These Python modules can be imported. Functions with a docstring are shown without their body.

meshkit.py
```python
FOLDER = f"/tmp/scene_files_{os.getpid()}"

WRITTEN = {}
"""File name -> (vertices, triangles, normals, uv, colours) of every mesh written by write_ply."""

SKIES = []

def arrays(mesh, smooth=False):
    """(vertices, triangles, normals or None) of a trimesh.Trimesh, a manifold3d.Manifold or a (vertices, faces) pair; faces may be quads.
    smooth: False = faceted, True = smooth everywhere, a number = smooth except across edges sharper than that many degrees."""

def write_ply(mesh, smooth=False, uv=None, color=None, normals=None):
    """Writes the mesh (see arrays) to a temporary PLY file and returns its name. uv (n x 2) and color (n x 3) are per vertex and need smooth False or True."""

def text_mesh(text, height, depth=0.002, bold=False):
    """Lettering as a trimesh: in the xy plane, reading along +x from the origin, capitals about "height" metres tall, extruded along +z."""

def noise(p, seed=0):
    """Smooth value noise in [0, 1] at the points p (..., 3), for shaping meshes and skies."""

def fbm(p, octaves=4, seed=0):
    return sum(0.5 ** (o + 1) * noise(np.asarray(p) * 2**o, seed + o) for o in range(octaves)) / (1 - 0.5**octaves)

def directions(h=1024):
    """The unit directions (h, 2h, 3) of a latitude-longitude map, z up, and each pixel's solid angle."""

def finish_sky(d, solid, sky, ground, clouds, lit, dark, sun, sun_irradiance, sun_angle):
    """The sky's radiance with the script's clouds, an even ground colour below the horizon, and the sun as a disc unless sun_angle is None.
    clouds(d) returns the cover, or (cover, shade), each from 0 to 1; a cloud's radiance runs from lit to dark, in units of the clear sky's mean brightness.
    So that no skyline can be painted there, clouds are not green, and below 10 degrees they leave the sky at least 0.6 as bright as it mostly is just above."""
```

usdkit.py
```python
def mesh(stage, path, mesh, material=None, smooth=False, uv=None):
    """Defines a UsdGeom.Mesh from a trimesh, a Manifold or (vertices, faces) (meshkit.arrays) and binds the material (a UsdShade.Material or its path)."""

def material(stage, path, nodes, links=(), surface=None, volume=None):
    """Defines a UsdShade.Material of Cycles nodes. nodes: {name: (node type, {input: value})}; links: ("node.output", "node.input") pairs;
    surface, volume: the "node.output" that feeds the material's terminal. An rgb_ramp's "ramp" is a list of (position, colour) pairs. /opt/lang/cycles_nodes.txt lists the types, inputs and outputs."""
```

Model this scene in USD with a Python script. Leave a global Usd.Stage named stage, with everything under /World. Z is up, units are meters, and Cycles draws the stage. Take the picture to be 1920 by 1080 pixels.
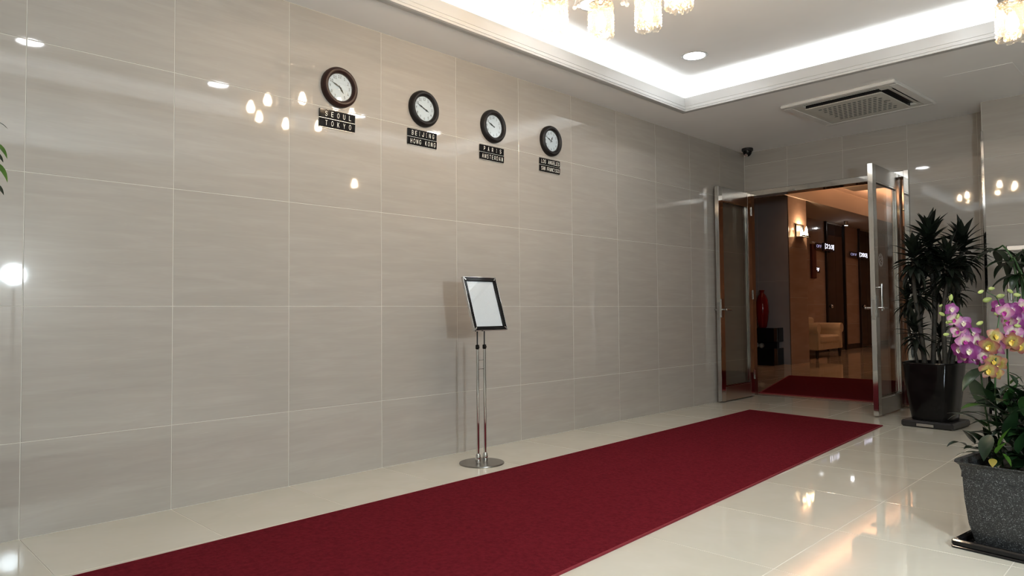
import math, random
import numpy as np
import trimesh
from shapely.geometry import LineString
import usdkit, meshkit
from pxr import Usd, UsdGeom, UsdLux, UsdShade, Sdf, Gf

rng = random.Random(7)
stage = Usd.Stage.CreateInMemory()
UsdGeom.SetStageUpAxis(stage, UsdGeom.Tokens.z)
UsdGeom.SetStageMetersPerUnit(stage, 1.0)
UsdGeom.Xform.Define(stage, '/World')

# ------------------------------------------------------------------ camera
F = 1309.22                                    # focal length in pixels of a 1920 wide frame
EYE = np.array([3.71773, 0.0, 0.97384])
RT = np.array([0.71151193, 0.70261589, -0.00903824])
UP = np.array([0.03108542, -0.01862375, 0.99934321])
FW = np.array([-0.70198609, 0.71132557, 0.03509213])
cam = UsdGeom.Camera.Define(stage, '/World/camera')
m = Gf.Matrix4d()
m.SetRow(0, Gf.Vec4d(*RT, 0)); m.SetRow(1, Gf.Vec4d(*UP, 0)); m.SetRow(2, Gf.Vec4d(*(-FW), 0)); m.SetRow(3, Gf.Vec4d(*EYE, 1))
cam.AddTransformOp().Set(m)
cam.CreateHorizontalApertureAttr(36.0); cam.CreateVerticalApertureAttr(20.25)
cam.CreateFocalLengthAttr(36.0 * F / 1920.0)
cam.CreateClippingRangeAttr((0.02, 200.0))
cam.CreateExposureAttr(0.02)

# ------------------------------------------------------------------ light levels
COVE = 18.0            # cove tubes, cool white
BULB = 135.0           # chandelier bulbs, warm
DOWN = 60.0            # ceiling downlights
LOBBY = 46.0           # lobby cove, amber
FLOOR_LAMP = 800.0

ZC, ZU, YD, YS, XS = 2.789, 3.05, 7.612, 7.25, 2.385   # ceiling, raised ceiling, door wall, stepped wall, its corner
CX0, CX1, CY0, CY1 = 0.434, 2.93, -0.9, 5.58           # coffer opening


def rect_light(name, x0, x1, y0, y1, z, inten, col):
    l = UsdLux.RectLight.Define(stage, '/World/' + name)
    l.CreateWidthAttr(x1 - x0); l.CreateHeightAttr(y1 - y0); l.CreateIntensityAttr(inten); l.CreateColorAttr(Gf.Vec3f(*col))
    l.AddTranslateOp().Set(((x0 + x1) / 2, (y0 + y1) / 2, z)); l.AddRotateXOp().Set(180.0)


cool = (0.86, 0.95, 1.0)
rect_light('cove_light_left', CX0 - 0.13, CX0 - 0.08, CY0 - 0.1, CY1 + 0.1, 2.835, COVE, cool)
rect_light('cove_light_right', CX1 + 0.08, CX1 + 0.13, CY0 - 0.1, CY1 + 0.1, 2.835, COVE, cool)
rect_light('cove_light_far', CX0 - 0.05, CX1 + 0.05, CY1 + 0.08, CY1 + 0.13, 2.835, COVE, cool)
rect_light('cove_light_near', CX0 - 0.05, CX1 + 0.05, CY0 - 0.13, CY0 - 0.08, 2.835, COVE, cool)
rect_light('lobby_cove_light', -1.40, -1.33, 10.0, 20.0, 3.40, LOBBY, (1.0, 0.50, 0.28))

# ------------------------------------------------------------------ helpers
used = {}


def numbered(path):
    n = used.get(path, 0); used[path] = n + 1
    return path if n == 0 else f'{path}_{n:03d}'


def path_of(parent):
    return '/World' if parent is None else str(parent.GetPath())


def tag(o, label=None, cat=None, group=None, kind=None):
    for k, v in (('label', label), ('category', cat), ('group', group), ('kind', kind)):
        if v:
            o.SetCustomDataByKey(k, v)
    return o


def obj(name, mesh, mat, parent=None, smooth=False, label=None, cat=None, group=None, kind=None):
    o = usdkit.mesh(stage, numbered(path_of(parent) + '/' + name), mesh, mat, smooth=smooth).GetPrim()
    return tag(o, label, cat, group, kind)


def xf(name, parent=None, loc=(0, 0, 0), rotz=0.0, label=None, cat=None, group=None, kind=None):
    x = UsdGeom.Xform.Define(stage, numbered(path_of(parent) + '/' + name))
    if any(loc): x.AddTranslateOp().Set(tuple(map(float, loc)))
    if rotz: x.AddRotateZOp().Set(float(rotz))
    return tag(x.GetPrim(), label, cat, group, kind)


def dup(src, loc, label=None, group=None):
    cd = src.GetCustomData()
    name = src.GetName()
    x = UsdGeom.Xform.Define(stage, numbered('/World/' + name)); x.AddTranslateOp().Set(tuple(map(float, loc)))
    p = x.GetPrim(); p.GetReferences().AddInternalReference(src.GetPath()); p.SetInstanceable(True)
    return tag(p, label or cd['label'], cd['category'], group or cd.get('group'))


def at(u, v, D):
    """The point seen at photo pixel u, v that lies D metres into the room along the viewing axis."""
    return EYE + (FW * F + RT * (u - 960) + UP * (540 - v)) / F * D


def at_plane(u, v, axis, val):
    d = FW * F + RT * (u - 960) + UP * (540 - v)
    return EYE + d * (val - EYE[axis]) / d[axis]


cat = trimesh.util.concatenate


def TM(v, f):
    v = np.asarray(v, float); f = np.asarray(f, int)
    if f.shape[1] == 4: f = np.vstack([f[:, [0, 1, 2]], f[:, [0, 2, 3]]])
    return trimesh.Trimesh(v, f, process=False)


def box(x0, x1, y0, y1, z0, z1, b=0.0):
    """A box; b chamfers every edge."""
    c = np.array([(x0 + x1) / 2, (y0 + y1) / 2, (z0 + z1) / 2]); h = np.array([x1 - x0, y1 - y0, z1 - z0]) / 2
    if b <= 0:
        return trimesh.creation.box(extents=2 * h, transform=trimesh.transformations.translation_matrix(c))
    b = min(b, h.min() * 0.9)
    pts = []
    for s in np.ndindex(2, 2, 2):
        s = np.array(s) * 2 - 1
        for k in range(3):
            q = h - b; q[k] = h[k]; pts.append(s * q + c)
    return trimesh.convex.convex_hull(np.array(pts))


def slab(o, du, dv, n, w, h, t, b, holes=None):
    """A tile: front face w x h at o + n*t, its rim bevelled by b; o is the lower corner, du, dv, n unit axes."""
    o, du, dv, n = map(np.asarray, (o, du, dv, n))
    P = lambda a, c, e: o + du * a + dv * c + n * e
    ring = lambda i, e: [P(i, i, e), P(w - i, i, e), P(w - i, h - i, e), P(i, h - i, e)]
    v = ring(0, 0) + ring(0, t - b) + ring(b, t)
    f = []
    for a in (0, 4):
        for k in range(4):
            j = (k + 1) % 4
            f.append([a + k, a + j, a + 4 + j, a + 4 + k])
    f.append([8, 9, 10, 11]); f.append([3, 2, 1, 0])
    mm = TM(v, f)
    if np.dot(np.cross(du, dv), n) < 0: mm.invert()
    return mm


def frames(P):
    P = np.asarray(P, float); T = np.gradient(P, axis=0); T /= np.linalg.norm(T, axis=1, keepdims=True) + 1e-12
    a = np.array([0, 0, 1.0]) if abs(T[0][2]) < 0.9 else np.array([1.0, 0, 0])
    N = np.cross(T[0], a); N /= np.linalg.norm(N); out = []
    for t in T:
        N = N - t * np.dot(N, t); N /= np.linalg.norm(N) + 1e-12
        out.append((N.copy(), np.cross(t, N)))
    return P, T, out


def tube(P, r, n=10, cap=True):
    P, T, fr = frames(P)
    r = np.broadcast_to(r, len(P)); a = np.arange(n) * 2 * np.pi / n
    v = np.vstack([p + rr * (np.cos(a)[:, None] * N + np.sin(a)[:, None] * B) for p, rr, (N, B) in zip(P, r, fr)])
    f = []
    for i in range(len(P) - 1):
        for k in range(n):
            j = (k + 1) % n; f.append([i * n + k, i * n + j, (i + 1) * n + j, (i + 1) * n + k])
    mm = TM(v, f)
    if cap:
        v2 = np.vstack([v, P[0], P[-1]]); L = len(v); e = []
        for k in range(n):
            j = (k + 1) % n; e.append([L, j, k]); e.append([L + 1, (len(P) - 1) * n + k, (len(P) - 1) * n + j])
        mm = trimesh.Trimesh(v2, np.vstack([mm.faces, e]), process=False)
    return mm


def cyl(p, q, r, n=16):
    return tube([p, q], r, n)


def lathe(profile, n=32, centre=(0, 0, 0)):
    """profile: (radius, z) pairs from bottom to top, revolved about z."""
    pr = np.asarray(profile, float); a = np.arange(n) * 2 * np.pi / n
    v = np.vstack([np.stack([r * np.cos(a), r * np.sin(a), np.full(n, z)], 1) for r, z in pr]) + np.asarray(centre, float)
    f = []
    for i in range(len(pr) - 1):
        for k in range(n):
            j = (k + 1) % n; f.append([i * n + k, i * n + j, (i + 1) * n + j, (i + 1) * n + k])
    return TM(v, f)


def ball(c, r, sub=2):
    return trimesh.creation.icosphere(sub, r).apply_translation(c)


def rot(mesh, deg, axis, point=(0, 0, 0)):
    return mesh.copy().apply_transform(trimesh.transformations.rotation_matrix(math.radians(deg), axis, point))


def leaf_mesh(p0, d0, length, width, droop=1.0, fold=0.25, n=7, up=(0, 0, 1), tip=1.0, base=0.25, wave=0.0):
    """A leaf blade: its midrib starts at p0 along d0 and bends down by droop radians over its length."""
    p = np.array(p0, float); d = np.array(d0, float); d /= np.linalg.norm(d)
    s = np.cross(d, up)
    if np.linalg.norm(s) < 1e-3: s = np.cross(d, (1, 0, 0))
    s /= np.linalg.norm(s)
    v, f = [], []
    for i in range(n + 1):
        t = i / n
        w = width / 2 * (math.sin(math.pi * min(1, t ** 0.75)) ** tip * (1 - base) + base * max(0.0, 1 - t))
        nn = np.cross(s, d)
        wv = wave * math.sin(t * 9.0) * width
        v += [p - s * w + nn * (fold * w + wv), p - nn * 0.0, p + s * w + nn * (fold * w - wv)]
        ang = -droop / n
        c, sn = math.cos(ang), math.sin(ang)
        p = p + d * length / n
        d = d * c + nn * sn if True else d
        d /= np.linalg.norm(d)
    for i in range(n):
        a = i * 3
        for k in (0, 1): f.append([a + k, a + k + 1, a + 4 + k, a + 3 + k])
    return TM(v, f)


# ------------------------------------------------------------------ materials
def lin(r, g, b):
    q = np.array([r, g, b]) / 255.0
    return tuple(np.where(q <= 0.04045, q / 12.92, ((q + 0.055) / 1.055) ** 2.4))


L = '/World/Looks/'


def plain(name, col, rough=0.5, metal=0.0, spec=0.5, **kw):
    return usdkit.material(stage, L + name, {'p': ('principled_bsdf', dict(base_color=col, roughness=rough, metallic=metal, specular_ior_level=spec, **kw))}, surface='p.BSDF')


def emit(name, col, s):
    return usdkit.material(stage, L + name, {'e': ('emission', dict(color=col, strength=s))}, surface='e.emission')


def stone(name, c0, c1, c2, scale, rough, spec=0.5, vein=0.5, tone=0.10, coat=0.0):
    """Polished tile: stretched cloudy veins that change from piece to piece."""
    return usdkit.material(stage, L + name, {
        'g': ('geometry', {}), 'o': ('object_info', {}), 'w': ('math', dict(math_type='multiply', value2=37.0)),
        'mp': ('mapping', dict(mapping_type='point', scale=scale)),
        'n': ('noise_texture', dict(dimensions='4D', scale=1.0, detail=7.0, roughness=0.62, distortion=0.6)),
        'n2': ('noise_texture', dict(dimensions='4D', scale=3.1, detail=4.0, roughness=0.7, distortion=1.2)),
        'r': ('rgb_ramp', dict(ramp=[(0.30, c0), (0.5, c1), (0.66, c2)])),
        'r2': ('rgb_ramp', dict(ramp=[(0.0, (0, 0, 0)), (0.62, (0, 0, 0)), (0.70, (vein, vein, vein)), (0.78, (0, 0, 0))])),
        'mx': ('mix', dict(mix_type='mix', color2=tuple(min(1, x * 1.12) for x in c2))),
        'tv': ('map_range', dict(from_min=0.0, from_max=1.0, to_min=1 - tone / 2, to_max=1 + tone / 2)),
        'h': ('hsv', dict(hue=0.5, saturation=1.0, fac=1.0)),
        'p': ('principled_bsdf', dict(roughness=rough, specular_ior_level=spec, coat_weight=coat))},
        [('o.random', 'w.value1'), ('w.value', 'n.w'), ('w.value', 'n2.w'), ('g.position', 'mp.vector'), ('mp.vector', 'n.vector'), ('mp.vector', 'n2.vector'),
         ('n.fac', 'r.fac'), ('n2.fac', 'r2.fac'), ('r.color', 'mx.color1'), ('r2.color', 'mx.fac'), ('o.random', 'tv.value'), ('tv.result', 'h.value'), ('mx.color', 'h.color'), ('h.color', 'p.base_color')], surface='p.BSDF')


def mottled(name, c0, c1, scale, rough, spec=0.5, bump=0.0, metal=0.0, detail=4.0, bscale=None, **kw):
    nodes = {'g': ('texture_coordinate', {}), 'n': ('noise_texture', dict(scale=scale, detail=detail, roughness=0.6)),
             'r': ('rgb_ramp', dict(ramp=[(0.35, c0), (0.65, c1)])),
             'p': ('principled_bsdf', dict(roughness=rough, specular_ior_level=spec, metallic=metal, **kw))}
    links = [('g.object', 'n.vector'), ('n.fac', 'r.fac'), ('r.color', 'p.base_color')]
    if bump:
        nodes['n2'] = ('noise_texture', dict(scale=bscale or scale * 2, detail=3.0)); nodes['b'] = ('bump', dict(strength=bump, distance=0.004))
        links += [('g.object', 'n2.vector'), ('n2.fac', 'b.height'), ('b.normal', 'p.normal')]
    return usdkit.material(stage, L + name, nodes, links, surface='p.BSDF')


def pane(name, col=(0.93, 0.95, 0.94), rough=0.0, base=0.04):
    return usdkit.material(stage, L + name, {'f': ('layer_weight', dict(blend=0.5)), 'pw': ('math', dict(math_type='power', value2=5.0)), 'ma': ('math', dict(math_type='multiply_add', value2=1 - base, value3=base)),
                                             't': ('transparent_bsdf', dict(color=col)), 'gl': ('glossy_bsdf', dict(color=(1, 1, 1), roughness=rough)), 'x': ('mix_closure', {})},
                            [('f.facing', 'pw.value1'), ('pw.value', 'ma.value1'), ('ma.value', 'x.fac'), ('t.BSDF', 'x.closure1'), ('gl.BSDF', 'x.closure2')], surface='x.closure')


M = {}
wc0, wc1, wc2 = (0.364, 0.334, 0.300), (0.386, 0.355, 0.319), (0.408, 0.377, 0.341)
M['wall_y'] = stone('wall_tile_along', wc0, wc1, wc2, (20, 2.2, 20), 0.035, 0.5, 0.30, 0.05)
M['wall_x'] = stone('wall_tile_across', wc0, wc1, wc2, (2.2, 20, 20), 0.035, 0.5, 0.30, 0.05)
M['floor'] = stone('floor_tile_stone', (0.56, 0.525, 0.44), (0.59, 0.555, 0.47), (0.615, 0.58, 0.50), (2.2, 2.2, 2.2), 0.03, 0.5, 0.2, 0.02)
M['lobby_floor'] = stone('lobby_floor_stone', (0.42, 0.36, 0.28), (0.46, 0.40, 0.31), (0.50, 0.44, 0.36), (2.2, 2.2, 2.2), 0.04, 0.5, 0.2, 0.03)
M['grout'] = plain('pale_grout', (0.56, 0.54, 0.49), 0.8)
M['floor_grout'] = plain('floor_grout', (0.60, 0.57, 0.50), 0.8)
M['ceiling'] = mottled('ceiling_paint', (0.83, 0.81, 0.79), (0.85, 0.83, 0.81), 3.0, 0.85, 0.2)
M['trim'] = plain('trim_paint', (0.47, 0.465, 0.455), 0.45)
M['carpet'] = mottled('carpet_pile', (0.092, 0.0068, 0.0115), (0.132, 0.0105, 0.0172), 55.0, 1.0, 0.03, bump=0.6, bscale=420.0)
M['carpet_edge'] = plain('carpet_binding', (0.19, 0.012, 0.02), 0.9)
M['chrome'] = plain('chrome', (0.62, 0.62, 0.61), 0.06, 1.0)
M['chrome_soft'] = plain('brushed_steel', (0.50, 0.49, 0.47), 0.22, 1.0)
M['steel'] = mottled('satin_plate', (0.40, 0.38, 0.35), (0.44, 0.42, 0.39), 30, 0.25, 0.5, metal=1.0)
M['black'] = plain('black_gloss', (0.008, 0.0075, 0.0078), 0.05, spec=0.25)
M['black_soft'] = plain('black_satin', (0.012, 0.011, 0.011), 0.4)
M['white'] = plain('white_card', (0.74, 0.73, 0.80), 0.6)
M['dial'] = plain('clock_dial', (0.72, 0.75, 0.84), 0.6)
M['ac'] = plain('cassette_plastic', (0.60, 0.59, 0.54), 0.45)
M['ac_light'] = plain('cassette_rim_plastic', (0.72, 0.70, 0.67), 0.4)
M['glass'] = pane('clear_glass')
M['door_glass'] = pane('door_glass', (0.80, 0.79, 0.76))
M['frost'] = plain('etched_glass', (0.6, 0.58, 0.55), 0.5, alpha=0.55)

# ------------------------------------------------------------------ room shell
X, Y, Z = np.eye(3)
J, TT = 0.0035, 0.0010                         # joint width, tile stands proud of the grout by this


def tiles(parent, mat, o, du, dv, n, us, vs, skip=lambda a, b, c, d: False, name='tile'):
    o, du, dv, n = map(np.asarray, (o, du, dv, n))
    for a, b in zip(us[:-1], us[1:]):
        for c, d in zip(vs[:-1], vs[1:]):
            if b - a < 0.02 or d - c < 0.02 or skip(a, b, c, d): continue
            obj(name, slab(o + du * (a + J / 2) + dv * (c + J / 2), du, dv, n, b - a - J, d - c - J, TT, 0.0008), mat, parent)


W, Y0 = 0.63505, 0.67843
zs = [0.0, 0.42145, 1.02145, 1.62145, 2.22145, ZC]
wall = xf('wall_left', kind='structure')
obj('backing', box(-0.15, -TT, -1.6, YD + 0.15, -0.02, 3.2), M['grout'], wall)
tiles(wall, M['wall_y'], (-TT, 0, 0), Y, Z, X, [Y0 + k * W for k in range(-3, 11)] + [YD], zs)

wall = xf('wall_far', kind='structure')
DX0, DX1, DZ = 0.015, 1.70, 2.325              # the door opening
bk = cat([box(-0.15, DX0, YD + TT, YD + 0.16, 0, 3.2), box(DX1, 5.2, YD + TT, YD + 0.16, 0, 3.2), box(DX0, DX1, YD + TT, YD + 0.16, DZ, 3.2)])
obj('backing', bk, M['grout'], wall)
xs = [DX0, 0.501, 1.088, DX1, 2.285, XS + 0.01]
tiles(wall, M['wall_x'], (0, YD + TT, 0), X, Z, -Y, [0.002] + xs[1:4], [DZ, 2.64, ZC])
tiles(wall, M['wall_x'], (0, YD + TT, 0), X, Z, -Y, xs[3:], [0, 0.403, 1.003, 1.603, 2.203, ZC])

wall = xf('wall_far_step', kind='structure')
obj('backing', box(XS + TT, 5.2, YS + TT, YD, 0, ZC), M['grout'], wall)
tiles(wall, M['wall_x'], (0, YS + TT, 0), X, Z, -Y, [XS + 0.004, 2.98, 3.615, 4.25, 4.885, 5.1], [0, 0.49, 1.09, 1.69, 2.29, ZC])
obj('corner_trim', cat([box(XS - 0.006, XS + 0.012, YS - 0.004, YS + 0.0, 0, 2.53), box(XS - 0.008, XS - 0.004, YS - 0.004, YS + 0.02, 0, 2.53)]), M['chrome'], wall, label='bright steel corner strip')

XR, YN = 5.1, -1.5
wall = xf('wall_right', kind='structure')
obj('backing', box(XR + TT, XR + 0.15, YN, YD, 0, 3.2), M['grout'], wall)
tiles(wall, M['wall_y'], (XR + TT, 0, 0), Y, Z, -X, [YN, -0.6, 0.68, 1.95, 3.2, 4.5, 5.75, YS], [0, 1.02, 2.2, ZC])
wall = xf('wall_near', kind='structure')
obj('backing', box(-0.15, XR + 0.15, YN - 0.15, YN - TT, 0, 3.2), M['grout'], wall)
tiles(wall, M['wall_x'], (0, YN - TT, 0), X, Z, Y, [0.002, 1.27, 2.54, 3.81, XR], [0, 1.02, 2.2, ZC])

fl = xf('floor', kind='structure')
obj('slab', box(-0.15, 5.3, YN - 0.15, YD + 0.16, -0.12, -TT), M['floor_grout'], fl)
tiles(fl, M['floor'], (0, 0, -TT), X, Y, Z, [0.001] + [k * W for k in range(1, 9)], [Y0 + k * W for k in range(-3, 11)] + [YD + 0.10])
obj('threshold_strip', box(DX0, DX1, YD + 0.10, YD + 0.155, -0.01, 0.004, 0.002), M['chrome_soft'], fl, label='steel threshold strip in the doorway')

cl = xf('ceiling', kind='structure')
low = cat([box(-0.15, CX0 - 0.03, YN - .15, YD + .16, ZC, ZC + 0.03), box(CX1 + 0.03, XR + .15, YN - .15, YD + .16, ZC, ZC + 0.03),
           box(CX0 - 0.03, CX1 + 0.03, CY1 + 0.03, YD + .16, ZC, ZC + 0.03), box(CX0 - 0.03, CX1 + 0.03, YN - .15, CY0 - 0.03, ZC, ZC + 0.03)])
obj('lower_panel', low, M['ceiling'], cl)
obj('raised_panel', box(-0.15, XR + 0.15, YN - 0.15, YD + 0.16, ZU, ZU + 0.1), M['ceiling'], cl)
bw = 0.22
obj('trough_wall', cat([box(CX0 - bw - .02, CX0 - bw, CY0 - bw, CY1 + bw, ZC + .02, ZU), box(CX1 + bw, CX1 + bw + .02, CY0 - bw, CY1 + bw, ZC + .02, ZU),
                        box(CX0 - bw, CX1 + bw, CY1 + bw, CY1 + bw + .02, ZC + .02, ZU), box(CX0 - bw, CX1 + bw, CY0 - bw - .02, CY0 - bw, ZC + .02, ZU)]), M['ceiling'], cl)
# access hatch beside the air conditioner: four thin grooves' lids
hz = ZC - 0.002
obj('access_panel', box(2.33, 2.78, 6.24, 6.70, hz, ZC + 0.001, 0.002), M['ceiling'], cl, label='square access panel')

# moulded trim round the coffer, mitred
prof = [(0.045, ZC + .001), (0.045, ZC - 0.010), (0.004, ZC - 0.014), (-0.012, ZC - 0.012), (-0.014, ZC + 0.000), (-0.010, ZC + 0.003), (-0.004, ZC + 0.004), (-0.004, ZC + 0.007),
        (-0.008, ZC + 0.009), (-0.008, ZC + 0.030), (-0.001, ZC + 0.031), (-0.001, ZC + 0.035), (-0.004, ZC + 0.037), (-0.004, ZC + 0.112), (0.0, ZC + 0.116), (0.03, ZC + 0.116), (0.03, ZC + .001)]
v, f = [], []
for d, z in prof:
    v += [(CX0 - d, CY0 - d, z), (CX1 + d, CY0 - d, z), (CX1 + d, CY1 + d, z), (CX0 - d, CY1 + d, z)]
for i in range(len(prof)):
    a, b = i * 4, (i + 1) % len(prof) * 4
    for k in range(4):
        j = (k + 1) % 4; f.append([a + k, a + j, b + j, b + k])
t = TM(v, f); t.fix_normals()
obj('trim_1', t, M['trim'], kind='structure')

# ------------------------------------------------------------------ door frame and leaves
fr = xf('trim_2', kind='structure')
obj('header', box(DX0, DX1, YD - 0.03, YD + 0.13, 2.275, DZ + 0.012, 0.004), M['chrome'], fr, label='polished steel door head')
obj('jamb', box(DX0, DX0 + 0.035, YD - 0.01, YD + 0.13, 0, 2.275, 0.003), M['chrome_soft'], fr)
obj('jamb', box(1.575, 1.615, YD - 0.03, YD + 0.10, 0, 2.275, 0.003), M['chrome'], fr)
obj('jamb', box(DX1 - 0.035, DX1 + 0.012, YD - 0.035, YD + 0.13, 0, 2.34, 0.003), M['chrome'], fr)
obj('sidelight', box(1.615, DX1 - 0.035, YD + 0.02, YD + 0.028, 0, 2.275), M['glass'], fr, label='narrow pane of glass beside the door')
obj('latch', box(0.52, 0.60, YD - 0.045, YD - 0.03, 2.283, 2.295, 0.003), M['chrome'], fr)


def door_leaf(name, xc, label, near, hinge, flip):
    """An open leaf standing square to the door wall, thickness 45 mm about x = xc, from y = near to y = hinge."""
    d = xf(name, kind='structure'); tag(d, label)
    t2, b0, b1, sw = 0.0225, 0.012, 2.305, 0.085
    m1 = M['chrome']
    obj('stile', box(xc - t2, xc + t2, near, near + sw, b0, b1, 0.002), m1, d)
    obj('stile', box(xc - t2, xc + t2, hinge - sw, hinge, b0, b1, 0.002), m1, d)
    obj('bottom_rail', box(xc - t2, xc + t2, near + sw, hinge - sw, b0, b0 + 0.15, 0.002), M['chrome_soft'], d)
    obj('top_rail', box(xc - t2, xc + t2, near + sw, hinge - sw, b1 - 0.15, b1, 0.002), M['chrome_soft'], d)
    g0, g1 = near + sw, hinge - sw
    obj('pane', box(xc - 0.005, xc + 0.005, g0, g1, b0 + 0.15, b1 - 0.15), M['door_glass'], d, label='clear glass of the door')
    bead = [box(xc + s * 0.014 - 0.006, xc + s * 0.014 + 0.006, a, b, c, e) for s in (-1, 1) for a, b, c, e in
            ((g0, g0 + 0.012, b0 + 0.15, b1 - 0.15), (g1 - 0.012, g1, b0 + 0.15, b1 - 0.15), (g0 + .012, g1 - .012, b0 + 0.15, b0 + 0.162), (g0 + .012, g1 - .012, b1 - 0.162, b1 - 0.15))]
    obj('glazing_bead', cat(bead), m1, d)
    obj('lock_case', cat([box(xc - t2 - 0.006, xc - t2, near + 0.012, near + 0.062, 0.90, 1.10, 0.002), box(xc + t2, xc + t2 + 0.006, near + 0.012, near + 0.062, 0.90, 1.10, 0.002),
                          box(xc - 0.012, xc + 0.012, near - 0.002, near + 0.001, 0.88, 1.06)]), M['chrome_soft'], d, label='steel lock case')
    for s in (-1, 1):
        x0 = xc + s * (t2 + 0.004)
        lev = cat([cyl((x0, near + 0.037, 0.985), (x0 + s * 0.05, near + 0.037, 0.985), 0.010, 12),
                   tube([(x0 + s * 0.05, near + 0.030, 0.985), (x0 + s * 0.052, near + 0.09, 0.985), (x0 + s * 0.046, near + 0.145, 0.983)], [0.010, 0.009, 0.008], 10),
                   ball((x0 + s * 0.05, near + 0.032, 0.985), 0.0125, 1)])
        obj('lever_handle', lev, M['chrome'], d, smooth=40)
    obj('hinge', cat([cyl((xc + flip * (t2 + 0.004), hinge, z - 0.05), (xc + flip * (t2 + 0.004), hinge, z + 0.05), 0.009, 10) for z in (0.25, 1.15, 2.1)]), m1, d)
    return d


dl = door_leaf('door_1', 0.066, 'left glass door leaf with steel frame, folded open against the tiled wall', 6.82, 7.578, 1)
dr = door_leaf('door_2', 1.603, 'right glass door leaf with steel frame, standing open beside the palm', 6.80, 7.575, -1)
obj('pull_bar', cat([cyl((1.603 + 0.06, 6.842, 0.96), (1.603 + 0.06, 6.842, 1.20), 0.012, 12), cyl((1.603 + 0.02, 6.842, 1.17), (1.603 + 0.06, 6.842, 1.17), 0.008), ]), M['chrome'], dr, smooth=40)
em = []
for rr in (0.062, 0.052):
    ring = trimesh.creation.annulus(rr - 0.004, rr, 0.0012, sections=40); em.append(ring)
for k in range(5):
    a = k * 2 * np.pi / 5; em.append(tube([(0.012 * math.cos(a + q * 0.5), 0.012 * math.sin(a + q * 0.5), 0) if q == 0 else (0.012 * (1 + q) * math.cos(a + q * 0.35), 0.012 * (1 + q) * math.sin(a + q * 0.35), 0) for q in range(4)], 0.0022, 5))
em = cat(em); em.apply_transform(trimesh.transformations.rotation_matrix(np.pi / 2, Y)); em.apply_translation((1.603 + 0.0056, 7.02, 1.43))
obj('etched_emblem', em, M['frost'], dr, label='round emblem etched in the glass')

# ------------------------------------------------------------------ carpets
def carpet(name, pts, z, t, label):
    c = xf(name, None, (0, 0, 0), label=label, cat='carpet')
    P = np.array(pts, float); n = len(P)
    ctr = P.mean(0); inn = P + (ctr - P) / np.linalg.norm(ctr - P, axis=1, keepdims=True) * 0.03
    v = [(x, y, z + t) for x, y in inn]
    obj('pile', TM(v, [[0, 1, 2, 3]]), M['carpet'], c)
    v = [(x, y, z) for x, y in P] + [(x, y, z + t * 0.8) for x, y in P] + [(x, y, z + t) for x, y in P + (inn - P) * 0.25] + [(x, y, z + t) for x, y in inn]
    f = [[a + k, a + (k + 1) % 4, a + 4 + (k + 1) % 4, a + 4 + k] for a in (0, 4, 8) for k in range(4)]
    obj('bound_edge', TM(v, f), M['carpet_edge'], c)
    return c


carpet('red_carpet', [(0.735, -0.9), (2.13, -0.9), (1.797, 6.329), (0.556, 6.489)], 0.0005, 0.010, 'long dark red carpet runner across the polished floor to the doors')
carpet('red_carpet', [(-0.02, 7.90), (2.3, 7.90), (2.2, 10.45), (-0.66, 10.24)], 0.0005, 0.010, 'dark red carpet inside the lobby beyond the open doors')

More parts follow.
